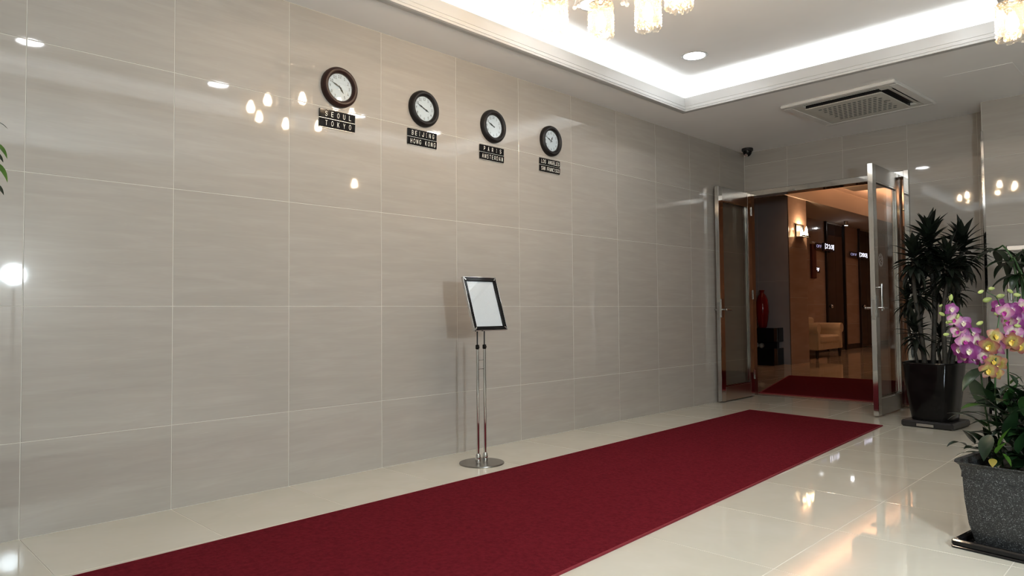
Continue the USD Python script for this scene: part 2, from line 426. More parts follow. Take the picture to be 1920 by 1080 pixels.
# ------------------------------------------------------------------ clocks and city plates
M['rim_brown'] = plain('clock_rim_brown', (0.026, 0.0085, 0.006), 0.42, spec=0.35)
M['rim_black'] = plain('clock_rim_black', (0.0075, 0.0058, 0.0055), 0.45, spec=0.35)
M['ink'] = plain('black_ink', (0.03, 0.03, 0.034), 0.5)
M['letter'] = plain('silver_lettering', (0.80, 0.78, 0.72), 0.35)
M['plate_edge'] = plain('plate_edge_silver', (0.62, 0.60, 0.56), 0.3, 0.6)


def to_wall(mesh, y, z, x=0.0):
    """From a drawing plane (a to the right, b up, c towards the viewer) to the left wall: a -> +y, b -> +z, c -> +x."""
    mesh = mesh.copy(); v = mesh.vertices
    mesh.vertices = np.stack([x + v[:, 2], y + v[:, 0], z + v[:, 1]], 1)
    return mesh


def clock(y, z, rim, label, hour, minute):
    c = xf('wall_clock', None, (0.0, y, z), label=label, cat='clock')
    R = 0.123
    pr = [(0.083, 0.012), (0.084, 0.020), (0.088, 0.030), (0.097, 0.037), (0.107, 0.037), (0.117, 0.030), (R, 0.018), (R, 0.0), (0.08, 0.0), (0.083, 0.012)]
    obj('rim', to_wall(lathe(pr, 56), 0, 0), rim, c, smooth=35)
    d = obj('dial', to_wall(lathe([(0.0, 0.0135), (0.085, 0.0135), (0.085, 0.002), (0.0, 0.002)], 48), 0, 0), M['dial'], c)
    for k in range(1, 13):
        t = meshkit.text_mesh(str(k), 0.0175, 0.0006); b = t.bounds
        t.apply_translation((-(b[0][0] + b[1][0]) / 2, -(b[0][1] + b[1][1]) / 2, 0)); t.apply_scale((0.78, 1, 1))
        a = math.pi / 2 - k * math.pi / 6; t.apply_translation((0.066 * math.cos(a), 0.066 * math.sin(a), 0.0136))
        obj('numeral', to_wall(t, 0, 0), M['ink'], d)
    tk = [rot(box(-0.0006, 0.0006, 0.079, 0.083, 0.0136, 0.0141), -6 * k, Z) for k in range(60)]
    obj('minute_track', to_wall(cat(tk), 0, 0), M['ink'], d, kind='stuff')

    def hand(name, l, w, deg, zz):
        p = np.array([(-w * 0.5, -0.012), (w * 0.5, -0.012), (w * 0.45, l * 0.25), (w, l * 0.45), (w * 0.4, l * 0.75), (0, l), (-w * 0.4, l * 0.75), (-w, l * 0.45), (-w * 0.45, l * 0.25)])
        from shapely.geometry import Polygon
        h = trimesh.creation.extrude_polygon(Polygon(p), 0.001, engine='earcut'); h.apply_translation((0, 0, zz))
        obj(name, to_wall(rot(h, -deg, Z), 0, 0), M['black_soft'], c)
    hand('hour_hand', 0.044, 0.0062, hour * 30, 0.0152)
    hand('minute_hand', 0.064, 0.0048, minute * 6, 0.0168)
    obj('cover_glass', to_wall(lathe([(0, 0.022), (0.084, 0.022), (0.084, 0.0212), (0, 0.0212)], 40), 0, 0), M['glass'], c)


CL = [(2.272, 'brown', 'SEOUL', 'TOKYO', 4.8, 49), (2.923, 'black', 'BEIJING', 'HONG KONG', 3.8, 49), (3.573, 'black', 'PARIS', 'AMSTERDAM', 9.8, 49), (4.219, 'black', 'LOS ANGELES', 'SAN FRANCISCO', 12.8, 49)]
for y, rim, a, b, h, mi in CL:
    clock(y, 2.357, M['rim_' + rim], f'round white wall clock with {rim} rim above the {a} plate', h, mi)
    for word, zt in ((a, 2.206), (b, 2.150)):
        p = xf('city_plate', None, (0, y - 0.012, zt), label=f'black plate lettered {word} under a wall clock', cat='sign')
        w2, h2 = 0.1235, 0.0505
        lean = lambda mm: rot(mm, 3.0, Y, (0, 0, -h2)).apply_translation((0.0005, 0, 0))      # hung with the top edge a little proud
        obj('plate', lean(to_wall(box(-w2, w2, -h2, 0, 0.0, 0.008, 0.0015), 0, 0)), M['black'], p)
        obj('edge_line', to_wall(box(-w2, w2, -h2 - 0.0042, -h2 + 0.0004, 0.0, 0.0055, 0.001), 0, 0), M['plate_edge'], p)
        # tall narrow letters set across the plate's width
        n = len(word); span = 0.205 if n < 8 else 0.222
        for k, ch in enumerate(word):
            if ch == ' ': continue
            t = meshkit.text_mesh(ch, 0.030, 0.0012, bold=False); bb = t.bounds; t.apply_translation((-(bb[0][0] + bb[1][0]) / 2, 0, 0))
            cw = bb[1][0] - bb[0][0]; want = min(span / n * 0.72, 0.0145 if ch != 'I' else 0.004)
            t.apply_scale((want / cw, 1, 1)); t.apply_translation((-span / 2 + span * (k + 0.5) / n + 0.004, -h2 + 0.0105, 0.0079))
            obj('letter', lean(to_wall(t, 0, 0)), M['letter'], p)

# ------------------------------------------------------------------ sign stand
st = xf('sign_stand', None, (0.372, 3.097, 0.0), label='chrome poster stand with a tilted blank snap frame on twin poles', cat='sign stand')
obj('base', lathe([(0.0, 0.0), (0.143, 0.0), (0.146, 0.003), (0.145, 0.008), (0.138, 0.010), (0.0, 0.0115)], 64), M['steel'], st, smooth=30, label='round steel base plate')
for k, dy in enumerate((-0.031, 0.031)):
    obj('foot_collar', lathe([(0.013, 0.010), (0.017, 0.016), (0.019, 0.035), (0.015, 0.06), (0.0095, 0.068)], 20, (0, dy, 0)), M['chrome'], st, smooth=40)
    obj('pole', cyl((0, dy, 0.06), (0, dy, 0.755), 0.0092, 18), M['chrome'], st, smooth=40)
    obj('inner_pole', cyl((0, dy, 0.75), (0, dy, 0.99), 0.0045, 12), M['black_soft'], st, smooth=40, label='thin dark telescopic rod')
    ck = obj('clamp_collar', lathe([(0.0093, 0.738), (0.0125, 0.742), (0.0125, 0.765), (0.006, 0.768)], 18, (0, dy, 0)), M['black'], st, smooth=40)
    obj('clamp_knob', cat([cyl((0.01, dy - 0.004, 0.753), (0.022, dy - 0.012, 0.753), 0.004, 8), ball((0.024, dy - 0.014, 0.753), 0.0085, 2)]), M['black'], ck, smooth=40)
for zz in (0.61, 0.668):
    obj('cross_bar', cyl((0, -0.031, zz), (0, 0.031, zz), 0.003, 10), M['chrome'], st, smooth=40)
TILT = 18.0
def pn(mesh):        # panel plane (a right = +y, b up, c front = +x), tilted back about its centre
    q = to_wall(mesh, 0, 0); q = rot(q, -TILT, Y); q.apply_translation((0.032, 0.006, 1.032)); return q
pw, ph, fw = 0.142, 0.178, 0.024
fp = xf('snap_frame', st)
for a, b, c, d in ((-pw, pw, ph - fw, ph), (-pw, pw, -ph, -ph + fw), (-pw, -pw + fw, -ph + fw, ph - fw), (pw - fw, pw, -ph + fw, ph - fw)):
    obj('frame_bar', pn(box(a, b, c, d, -0.008, 0.009, 0.003)), M['black'], fp, label='black bar of the frame')
obj('outer_lip', pn(cat([box(-pw - .004, pw + .004, ph, ph + .004, -.01, .010, .001), box(-pw - .004, pw + .004, -ph - .004, -ph, -.01, .010, .001), box(-pw - .004, -pw, -ph, ph, -.01, .010, .001), box(pw, pw + .004, -ph, ph, -.01, .010, .001)])), M['chrome'], fp)
for a in (-1, 1):
    for b in (-1, 1):
        cc = cat([box(-0.012, 0.012, -0.0045, 0.0045, 0.0085, 0.0115, 0.001)]); cc = rot(cc, 45 * a * b, Z); cc.apply_translation((a * (pw - 0.010), b * (ph - 0.010), 0))
        obj('corner_clip', pn(cc), M['chrome'], fp)
obj('backing_board', pn(box(-pw, pw, -ph, ph, -0.011, -0.0085)), M['black_soft'], fp)
obj('poster', pn(box(-pw + fw - .002, pw - fw + .002, -ph + fw - .002, ph - fw + .002, -0.003, -0.001)), M['white'], fp, label='blank white sheet')
obj('cover_sheet', pn(box(-pw + fw - .001, pw - fw + .001, -ph + fw - .001, ph - fw + .001, 0.001, 0.002)), M['glass'], fp, label='clear cover sheet')
obj('bracket', cat([pn(box(-0.045, 0.045, -0.03, 0.03, -0.02, -0.011)), box(-0.010, 0.022, -0.037, 0.037, 0.955, 1.0, 0.003)]), M['black_soft'], st)

# ------------------------------------------------------------------ downlights
M['down'] = emit('downlight_glow', (0.96, 0.98, 1.0), DOWN)
def downlight(x, y, z, label, group=None):
    d = xf('downlight', None, (x, y, z), label=label, cat='ceiling light', group=group)
    obj('trim_ring', lathe([(0.083, 0.001), (0.104, 0.001), (0.106, -0.003), (0.100, -0.008), (0.088, -0.006), (0.083, 0.001)], 40), M['trim'], d, smooth=30)
    obj('lens', lathe([(0.0, -0.004), (0.07, -0.0035), (0.085, -0.001)], 36), M['down'], d, label='glowing white lens')
    return d
d0 = downlight(0.845, 5.047, ZU, 'round recessed downlight glowing in the far left corner of the coffer')
dup(d0, (0.855, 3.70, ZU), 'round recessed downlight just behind the crystal chandelier')
for y, wh in ((1.16, 'near the left edge of the picture'), (2.58, 'left of the first wall clock'), (4.03, 'at the end of the SEOUL plate'), (5.05, 'between the second and third city plates')):
    dup(d0, (2.52, y, ZU), 'recessed downlight mirrored as a white glint ' + wh)

# ------------------------------------------------------------------ crystal lights
M['bulb'] = emit('bulb_glow', (1.0, 0.78, 0.57), BULB)
M['crystal'] = usdkit.material(stage, L + 'crystal', {
    'lw': ('layer_weight', dict(blend=0.25)), 't': ('transparent_bsdf', dict(color=(1, 0.98, 0.93))), 'tr': ('translucent_bsdf', dict(color=(0.92, 0.80, 0.60))),
    'gl': ('glossy_bsdf', dict(color=(1, 1, 1), roughness=0.05)), 'a': ('mix_closure', dict(fac=0.07)), 'x': ('mix_closure', {})},
    [('t.BSDF', 'a.closure1'), ('tr.BSDF', 'a.closure2'), ('lw.facing', 'x.fac'), ('a.closure', 'x.closure1'), ('gl.BSDF', 'x.closure2')], surface='x.closure')
M['bead'] = plain('crystal_bead', (1, 0.95, 0.93), 0.02, transmission_weight=0.85, ior=1.5)


def crystal_shade(parent, c, seed):
    """A cup of little glass prisms round a bulb; c is the centre of its open bottom."""
    q = random.Random(seed); c = np.asarray(c, float)
    s = xf('shade', parent)
    n, rows, r, h = 32, 12, 0.069, 0.170
    V, Fc = [], []
    for i in range(n):
        a0, a1 = i * 2 * np.pi / n, (i + 1) * 2 * np.pi / n; am = (a0 + a1) / 2
        drop = q.uniform(-0.012, 0.006)
        for k in range(rows):
            z0 = k / rows * h + (drop if k == 0 else 0); z1 = (k + 1) / rows * h
            rr = r + 0.0
            b = len(V); out = r + q.uniform(0.004, 0.011)
            V += [(rr * math.cos(a0), rr * math.sin(a0), z0), (rr * math.cos(a1), rr * math.sin(a1), z0), (rr * math.cos(a1), rr * math.sin(a1), z1), (rr * math.cos(a0), rr * math.sin(a0), z1),
                  (out * math.cos(am + q.uniform(-.03, .03)), out * math.sin(am), (z0 + z1) / 2 + q.uniform(-.003, .003))]
            Fc += [[b, b + 1, b + 4], [b + 1, b + 2, b + 4], [b + 2, b + 3, b + 4], [b + 3, b, b + 4]]
    mm = trimesh.Trimesh(np.array(V) + c, Fc, process=False)
    obj('prism_wall', mm, M['crystal'], s, kind='stuff')
    pr = []
    for i in range(16):
        a = i * 2 * np.pi / 16 + q.uniform(-.1, .1); ri = q.uniform(0.02, 0.05)
        p = trimesh.creation.icosphere(0, 0.011); p.apply_scale((1, 1, 1.6)); p.apply_translation(c + (ri * math.cos(a), ri * math.sin(a), q.uniform(0.006, 0.03))); pr.append(p)
    obj('drop_crystals', cat(pr), M['crystal'], s, kind='stuff')
    bd = [trimesh.creation.icosphere(1, 0.0085).apply_translation(c + ((0.066) * math.cos(a), 0.066 * math.sin(a), h + 0.004 + 0.010 * (k % 2))) for k, a in enumerate(np.linspace(0, 2 * np.pi, 24, endpoint=False))]
    obj('bead_collar', cat(bd), M['crystal'], s, smooth=True, kind='stuff')
    obj('cap', lathe([(0.072, h + 0.016), (0.070, h + 0.022), (0.045, h + 0.034), (0.018, h + 0.052), (0.012, h + 0.07), (0.0, h + 0.071)], 28, c), M['chrome'], s, smooth=40)
    obj('bulb', lathe([(0.0, 0.045), (0.020, 0.050), (0.030, 0.070), (0.029, 0.095), (0.018, 0.122), (0.013, 0.14), (0.0, 0.141)], 18, c), M['bulb'], s, smooth=True)
    return s


RC, NB, ZB = 0.404, 9, 2.556
ch = xf('chandelier', None, (1.556, 2.879, 0.0), label='crystal chandelier with a ring of nine glowing glass shades under the coffer', cat='chandelier')
obj('canopy', lathe([(0.0, 2.99), (0.17, 2.995), (0.21, 3.01), (0.215, 3.05), (0.0, 3.05)], 48), M['chrome'], ch, smooth=30)
obj('stem', cat([cyl((0, 0, 2.83), (0, 0, 3.0), 0.016, 16), ball((0, 0, 2.83), 0.05, 2)]), M['chrome'], ch, smooth=40)
for k in range(NB):
    a = -2.644 - k * 2 * np.pi / NB
    e = np.array([math.cos(a), math.sin(a), 0])
    pts = [e * 0.03 + (0, 0, 2.84), e * 0.14 + (0, 0, 2.89), e * 0.27 + (0, 0, 2.905), e * 0.365 + (0, 0, 2.87), e * RC + (0, 0, ZB + 0.235)]
    obj('arm', tube(pts, 0.0085, 8), M['chrome'], ch, smooth=50)
    crystal_shade(ch, e * RC + (0, 0, ZB), 100 + k)
    a2 = a - np.pi / NB
    e2 = np.array([math.cos(a2), math.sin(a2), 0])
    for r2, zz in ((0.36, ZB + 0.16), (0.44, ZB + 0.185)):
        cb = ball(e2 * r2 + (0, 0, zz), 0.0135, 2)
        obj('crystal_ball', cat([cb, cyl(e2 * r2 + (0, 0, zz + 0.0135), e2 * 0.30 + (0, 0, 2.89), 0.0012, 5)]), M['bead'], ch, smooth=60)

pp = at(1899, 74, 3.6)
pe = xf('pendant_light', None, (pp[0], pp[1], 0.0), label='single glowing crystal pendant at the top right corner', cat='pendant light')
crystal_shade(pe, (0, 0, pp[2]), 77)
obj('stem', cyl((0, 0, pp[2] + 0.23), (0, 0, ZC - 0.01), 0.007, 12), M['chrome'], pe, smooth=40)
obj('canopy', lathe([(0.0, ZC - 0.03), (0.05, ZC - 0.026), (0.06, ZC), (0.0, ZC)], 28), M['chrome'], pe, smooth=30)

# ------------------------------------------------------------------ air conditioner cassette
AX, AY = 1.612, 6.50
ac = xf('air_conditioner', None, (AX, AY, ZC), rotz=-4.0, label='square ceiling cassette air conditioner with a perforated grille', cat='air conditioner')
h = 0.475
obj('frame', cat([box(-h, h, -h, -h + 0.07, -0.028, 0.0, 0.008), box(-h, h, h - 0.07, h, -0.028, 0.0, 0.008), box(-h, -h + 0.07, -h + .07, h - .07, -0.028, 0.0, 0.004), box(h - 0.07, h, -h + .07, h - .07, -0.028, 0.0, 0.004)]), M['ac_light'], ac)
obj('duct', box(-h + .07, h - .07, -h + .07, h - .07, -0.006, -0.001), M['black_soft'], ac, label='dark air slots')
obj('corner_panel', cat([box(sx * 0.36 - 0.045, sx * 0.36 + 0.045, sy * 0.36 - 0.045, sy * 0.36 + 0.045, -0.026, -0.005, 0.003) for sx in (-1, 1) for sy in (-1, 1)]), M['ac'], ac)
for sx, sy, op in ((0, -1, 0.046), (1, 0, 0.050), (-1, 0, 0.004), (0, 1, 0.006)):
    a, b = 0.318, 0.375
    wd = 0.082 - op
    lv = box(-0.315, 0.315, -wd / 2, wd / 2, -0.004, 0.0, 0.0015)
    lv = rot(lv, 12 if op > .02 else 0, X)
    lv.apply_translation((0, -0.405 + wd / 2 + (0.012 if op > .02 else 0), -0.020))
    k = {(0, -1): 0, (1, 0): 90, (0, 1): 180, (-1, 0): 270}[(sx, sy)]
    obj('louvre', rot(lv, k, Z), M['ac'], ac)
g = 0.322
gr = obj('grille_panel', box(-g, g, -g, g, -0.044, -0.035, 0.004), M['ac'], ac)
obj('throat', box(-g + .008, g - .008, -g + .008, g - .008, -0.036, -0.006), M['black_soft'], ac, label='dark air throat')
sl = []
for i in range(9):
    for j in range(12):
        x = -0.235 + j * 0.042 + (0.021 if i % 2 else 0); y = -0.215 + i * 0.054
        s = trimesh.creation.cylinder(radius=0.017, height=0.002, sections=6); s.apply_scale((1, 0.75, 1)); s.apply_translation((x, y, -0.0442)); sl.append(s)
obj('grille_holes', cat(sl), M['grille'] if 'grille' in M else plain('grille_shadow', (0.10, 0.12, 0.11), 0.6), gr, kind='stuff')
obj('badge', box(0.235, 0.285, -0.05, -0.035, -0.0455, -0.0435), M['chrome_soft'], gr)

# ------------------------------------------------------------------ dome camera
dc = xf('security_camera', None, (0.145, 7.40, ZC), label='small black dome security camera in the far left ceiling corner', cat='camera')
obj('base', lathe([(0.0, 0.0), (0.058, 0.0), (0.062, -0.006), (0.062, -0.026), (0.056, -0.032), (0.0, -0.032)][::-1], 36), M['black_soft'], dc, smooth=30)
obj('dome', lathe([(0.05 * math.cos(t), -0.03 - 0.062 * math.sin(t)) for t in np.linspace(0, np.pi / 2, 10)][::-1], 36), M['black'], dc, smooth=True)
obj('lens', cat([cyl((0.0, -0.02, -0.075), (0.003, -0.045, -0.085), 0.018, 16)]), M['chrome_soft'], dc, smooth=40)

# ------------------------------------------------------------------ lobby beyond the doors
YL, XP, XB, YP0, YP1 = YD + 0.16, -1.5, -2.5, 12.33, 13.15
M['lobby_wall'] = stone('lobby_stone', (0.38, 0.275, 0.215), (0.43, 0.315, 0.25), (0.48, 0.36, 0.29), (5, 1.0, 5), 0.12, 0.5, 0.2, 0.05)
M['grey'] = mottled('grey_panel', (0.30, 0.30, 0.305), (0.34, 0.34, 0.345), 2.0, 0.35)
M['dark_door'] = plain('dark_door_lacquer', (0.012, 0.010, 0.011), 0.10)
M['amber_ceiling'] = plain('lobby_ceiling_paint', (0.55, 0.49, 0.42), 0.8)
M['cream'] = mottled('cream_leather', (0.60, 0.49, 0.34), (0.66, 0.55, 0.40), 8, 0.42, 0.5)
M['wood'] = plain('dark_wood', (0.015, 0.008, 0.006), 0.35)
M['red_glaze'] = plain('red_glaze', (0.17, 0.005, 0.007), 0.08)
M['warm_down'] = emit('lobby_lamp_glow', (1.0, 0.58, 0.36), 22.0)
M['sconce_glow'] = emit('sconce_glow', (1.0, 0.72, 0.36), 9.0)
M['led'] = emit('led_glow', (0.82, 0.80, 1.0), 2.4)
M['led_dim'] = emit('led_dim_glow', (0.62, 0.58, 1.0), 0.55)
M['navy'] = plain('navy_panel', (0.008, 0.007, 0.03), 0.2)

lf = xf('floor', kind='structure')
obj('slab', box(-4.6, 4.6, YL, 21.2, -0.12, -TT), M['floor_grout'], lf)
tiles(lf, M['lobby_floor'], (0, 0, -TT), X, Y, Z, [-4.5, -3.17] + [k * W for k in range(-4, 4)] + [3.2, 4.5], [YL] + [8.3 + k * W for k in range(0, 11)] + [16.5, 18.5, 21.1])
wl = xf('wall_lobby', kind='structure')
obj('pillar_core', box(-4.5, XP - TT, YP0 + 0.012, YP1, 0, 3.05), M['grout'], wl)
tiles(wl, M['grey'], (0, YP0 + 0.012, 0), X, Z, -Y, [-4.5, -3.3, -2.08, XP], [0, 1.5, 3.05], name='grey_panel')
tiles(wl, M['lobby_wall'], (XP - TT, 0, 0), Y, Z, X, [YP0 + 0.02, YP1], [0.0, 1.2, 2.1, 3.04], name='stone_panel')
obj('corner_bead', box(XP - 0.008, XP + 0.003, YP0 - 0.003, YP0 + 0.012, 0, 3.04, 0.002), M['chrome_soft'], wl)
obj('back_core', box(XB - 0.15, XB - TT, YP1, 21.1, 0, 3.7), M['grout'], wl)
tiles(wl, M['lobby_wall'], (XB - TT, 0, 0), Y, Z, X, [YP1, 14.6, 16.0, 16.69], [0.12, 1.1, 2.1, 3.04], name='stone_panel')
tiles(wl, M['lobby_wall'], (XB - TT, 0, 0), Y, Z, X, [17.90, 18.90], [0.12, 0.62, 1.1, 2.1, 3.04], name='stone_panel')
tiles(wl, M['lobby_wall'], (XB - TT, 0, 0), Y, Z, X, [20.0, 21.1], [0.12, 1.1, 2.1, 3.04], name='stone_panel')
obj('skirting', cat([box(XB - TT, XB + 0.012, a, b, 0, 0.12, 0.002) for a, b in ((YP1, 16.69), (17.9, 18.9), (20.0, 21.1))]), M['wood'], wl)
obj('end_wall', box(-4.6, 4.6, 21.1, 21.25, 0, 3.7), M['lobby_wall'], wl)
obj('side_wall', cat([box(-4.65, -4.5, YL, 21.2, 0, 3.7), box(4.5, 4.65, YL, 21.2, 0, 3.7)]), M['lobby_wall'], wl)
obj('inner_wall', cat([box(-4.6, -0.16, YL - .02, YL + .06, 0, 3.7), box(-0.16, DX0, YL, YL + .02, 0, 3.7), box(DX1 + .02, 4.6, YL, YL + .06, 0, 3.7), box(-0.16, DX1 + .02, YL, YL + .1, 2.36, 3.7)]), M['lobby_wall'], wl)
lc = xf('ceiling', kind='structure')
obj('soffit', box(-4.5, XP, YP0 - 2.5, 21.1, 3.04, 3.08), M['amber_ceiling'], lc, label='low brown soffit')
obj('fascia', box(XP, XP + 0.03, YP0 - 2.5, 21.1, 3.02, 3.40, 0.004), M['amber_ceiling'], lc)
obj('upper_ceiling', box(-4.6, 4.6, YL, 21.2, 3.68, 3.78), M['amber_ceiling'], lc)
obj('beam', box(-1.0, 4.5, 13.6, 14.2, 3.25, 3.68, 0.01), M['amber_ceiling'], lc)
for k, (a, b) in enumerate(((16.69, 17.90), (18.90, 20.0))):
    d = xf(f'door_{k + 3}', kind='structure')
    obj('leaf', box(XB - TT, XB + 0.02, a + 0.06, (a + b) / 2 - 0.003, 0.01, 3.0, 0.003), M['dark_door'], d)
    obj('leaf', box(XB - TT, XB + 0.02, (a + b) / 2 + 0.003, b - 0.06, 0.01, 3.0, 0.003), M['dark_door'], d)
    obj('door_frame', cat([box(XB - TT, XB + 0.05, a, a + 0.06, 0, 3.04, 0.004), box(XB - TT, XB + 0.05, b - 0.06, b, 0, 3.04, 0.004)]), M['wood'], d)
    obj('door_handle', cat([ball((XB + 0.07, a + 0.16, 1.05), 0.045, 2), cyl((XB, a + 0.16, 1.05), (XB + 0.06, a + 0.16, 1.05), 0.018)]), M['chrome'], d, smooth=40)


def sconce(y, z, x, rz, label):
    s = xf('wall_lamp', None, (x, y, z), rotz=rz, label=label, cat='wall lamp')
    obj('back_plate', box(0, 0.02, -0.165, 0.165, -0.10, 0.12, 0.003), M['black_soft'], s)
    obj('tray', cat([box(0.0, 0.115, -0.165, 0.165, -0.115, -0.10, 0.003), box(0.145, 0.115, -0.165, 0.165, -0.10, -0.085)]), M['chrome'], s)
    q = random.Random(5); hs = [0.11, 0.15, 0.17, 0.13, 0.09, 0.06, 0.10, 0.12, 0.17, 0.20, 0.20, 0.17]
    for k, hh in enumerate(hs):
        a = -0.16 + k * 0.0267
        p = np.array([(0.08, a, -0.1), (0.105, a, -0.1), (0.105, a + 0.026, -0.1), (0.08, a + 0.026, -0.1), (0.088, a + 0.004, -0.1 + hh * 0.85), (0.098, a + 0.022, -0.1 + hh * 0.85), (0.093, a + 0.013, -0.1 + hh)])
        obj('crystal_spike', trimesh.convex.convex_hull(p), M['sconce_glow'], s)
    return s


sconce(12.80, 2.41, XP, 0, 'glowing wall lamp with jagged crystal front on the lobby pillar')
l2 = at_plane(1693, 397, 1, 21.0)
sconce(21.095, float(l2[2]), float(l2[0]), -90, 'far glowing wall lamp seen through the narrow side pane')
UsdLux.SphereLight.Define(stage, '/World/sconce_light')
sl_ = UsdLux.SphereLight.Get(stage, '/World/sconce_light'); sl_.CreateRadiusAttr(0.02); sl_.CreateIntensityAttr(1500.0); sl_.CreateColorAttr(Gf.Vec3f(1.0, 0.62, 0.36)); sl_.AddTranslateOp().Set((XP + 0.06, 12.80, 2.47))

dw = xf('lobby_downlight', None, (0.1, 14.7, 3.679), label='warm round ceiling lamp in the lobby, hidden above the door head', cat='ceiling light', group='lobby ceiling lamps above the door head')
obj('ring', lathe([(0.15, 0.0), (0.19, 0.0), (0.18, -0.012), (0.15, -0.008), (0.15, 0.0)], 32), M['trim'], dw, smooth=30)
obj('lens', lathe([(0.0, -0.004), (0.15, -0.003)], 28), M['warm_down'], dw)
for x, y in ((-0.4, 16.6), (-0.4, 18.8), (2.5, 14.7), (2.5, 17.5)):
    dup(dw, (x, y, 3.679))

cp = xf('spotlight', None, (XB + 0.35, 17.1, 3.04), label='tiny white spotlight under the lobby soffit above the dark door', cat='ceiling light')
obj('housing', lathe([(0.035, -0.10), (0.045, -0.02), (0.05, 0.0), (0.0, 0.0)], 18), M['chrome_soft'], cp, smooth=30)
obj('lens', lathe([(0.0, -0.115), (0.03, -0.11), (0.036, -0.098)], 18), M['down'], cp, smooth=True)


def led_sign(y0, y1, z0, z1, text, dim, yd, label):
    s = xf('led_sign', None, (XB + 0.055, 0, 0), label=label, cat='sign')
    obj('panel', box(0, 0.03, y0, y1, z0, z1, 0.004), M['navy'], s)
    def put(word, ya, yb, mat, name):
        t = meshkit.text_mesh(word, (z1 - z0) * 0.56, 0.004); b = t.bounds
        t.apply_translation((-b[0][0], -b[0][1], 0)); t.apply_scale(((yb - ya) / (b[1][0] - b[0][0]), 1, 1))
        obj(name, to_wall(t, ya, z0 + (z1 - z0) * 0.24, 0.031), mat, s)
    put(text, y0 + 0.10, y1 - 0.05, M['led'], 'lettering')
    bx = box(0, 0.012, yd, y0 - 0.01, z0 + 0.02, z1 - 0.02, 0.003)
    obj('side_plate', bx, plain(f'side_plate_{int(y0 * 10)}', (0.05, 0.03, 0.04), 0.25), s)
    t = meshkit.text_mesh(dim, (z1 - z0) * 0.36, 0.003); b = t.bounds; t.apply_translation((-b[0][0], -b[0][1], 0)); t.apply_scale(((y0 - yd - 0.12) / (b[1][0] - b[0][0]), 1, 1))
    obj('dim_lettering', to_wall(t, yd + 0.06, z0 + 0.055, 0.0125), M['led_dim'], s)


led_sign(16.40, 17.08, 2.33, 2.51, '[210]', 'OFF', 15.98, 'small glowing sign reading [210] beside the nearer dark lobby door')
led_sign(18.68, 19.38, 2.26, 2.43, '[200]', 'OFF', 18.14, 'small glowing sign reading [200] at the farther dark lobby door')
s = xf('led_sign', None, (XB + 0.0, 0, 0), label='tiny glowing OFF lettering on the lobby wall below the other signs', cat='sign')
obj('panel', box(0, 0.015, 15.93, 16.36, 1.82, 1.95, 0.003), plain('small_sign_panel', (0.09, 0.05, 0.035), 0.3), s)
t = meshkit.text_mesh('OFF', 0.075, 0.004, bold=True); b = t.bounds; t.apply_translation((-b[0][0], -b[0][1], 0)); t.apply_scale((0.32 / (b[1][0] - b[0][0]), 1, 1))
obj('lettering', to_wall(t, 15.98, 1.85, 0.0155), M['led'], s)

wp = xf('wall_hanging', None, (XB, 15.95, 2.1), label='narrow dark red wall hanging beside the lobby pillar', cat='wall hanging')
obj('panel', box(0.0, 0.05, -0.12, 0.12, -0.42, 0.36, 0.01), mottled('red_lacquer', (0.07, 0.012, 0.008), (0.12, 0.02, 0.012), 6, 0.3), wp)
obj('top_rail', cyl((0.03, -0.13, 0.38), (0.03, 0.13, 0.38), 0.03, 14), M['cream'], wp, smooth=40)

# stepped console and vase
vx = float(at_plane(1430, 610, 1, 12.08)[0])
co = xf('console', None, (vx - 0.10, 12.10, 0), label='black two tier console against the grey lobby panel', cat='console')
obj('top_box', box(-0.42, 0.375, -0.19, 0.21, 0.41, 0.66, 0.006), M['black'], co)
obj('base_box', box(-0.42, 0.375, -0.19, 0.21, 0.0, 0.30, 0.006), M['black'], co)
obj('riser', box(-0.38, 0.30, 0.10, 0.20, 0.30, 0.41), M['black_soft'], co)
M['shell'] = mottled('shell_grey', (0.20, 0.17, 0.14), (0.38, 0.33, 0.27), 20, 0.4)
for k, (dx, r) in enumerate(((-0.10, 0.045), (0.01, 0.052), (0.11, 0.046))):
    b = trimesh.creation.icosphere(2, r); b.apply_scale((1.15, 0.9, 0.95)); b.vertices += (meshkit.noise(b.vertices * 40, 3 + k)[:, None] - 0.5) * 0.012
    b.apply_translation((0, 0, -b.bounds[0][2]))
    o = obj('ornament_stone', b.apply_translation((vx - 0.10 + dx, 11.99, 0.301)), M['shell'], None, smooth=True, label=('pale rounded ornament on the console shelf, left of three', 'pale rounded ornament in the middle of the console shelf', 'pale rounded ornament on the console shelf, right of three')[k], cat='ornament', group='ornaments on the console shelf')
obj('vase', lathe([(0.0, 0.0), (0.062, 0.0), (0.075, 0.02), (0.098, 0.14), (0.112, 0.28), (0.112, 0.40), (0.098, 0.50), (0.070, 0.57), (0.040, 0.61), (0.034, 0.635), (0.044, 0.665), (0.046, 0.672), (0.036, 0.668), (0.028, 0.635), (0.0, 0.60)], 40, (vx, 12.08, 0.661)), M['red_glaze'], None, smooth=40, label='tall glossy red vase on the black lobby console', cat='vase')

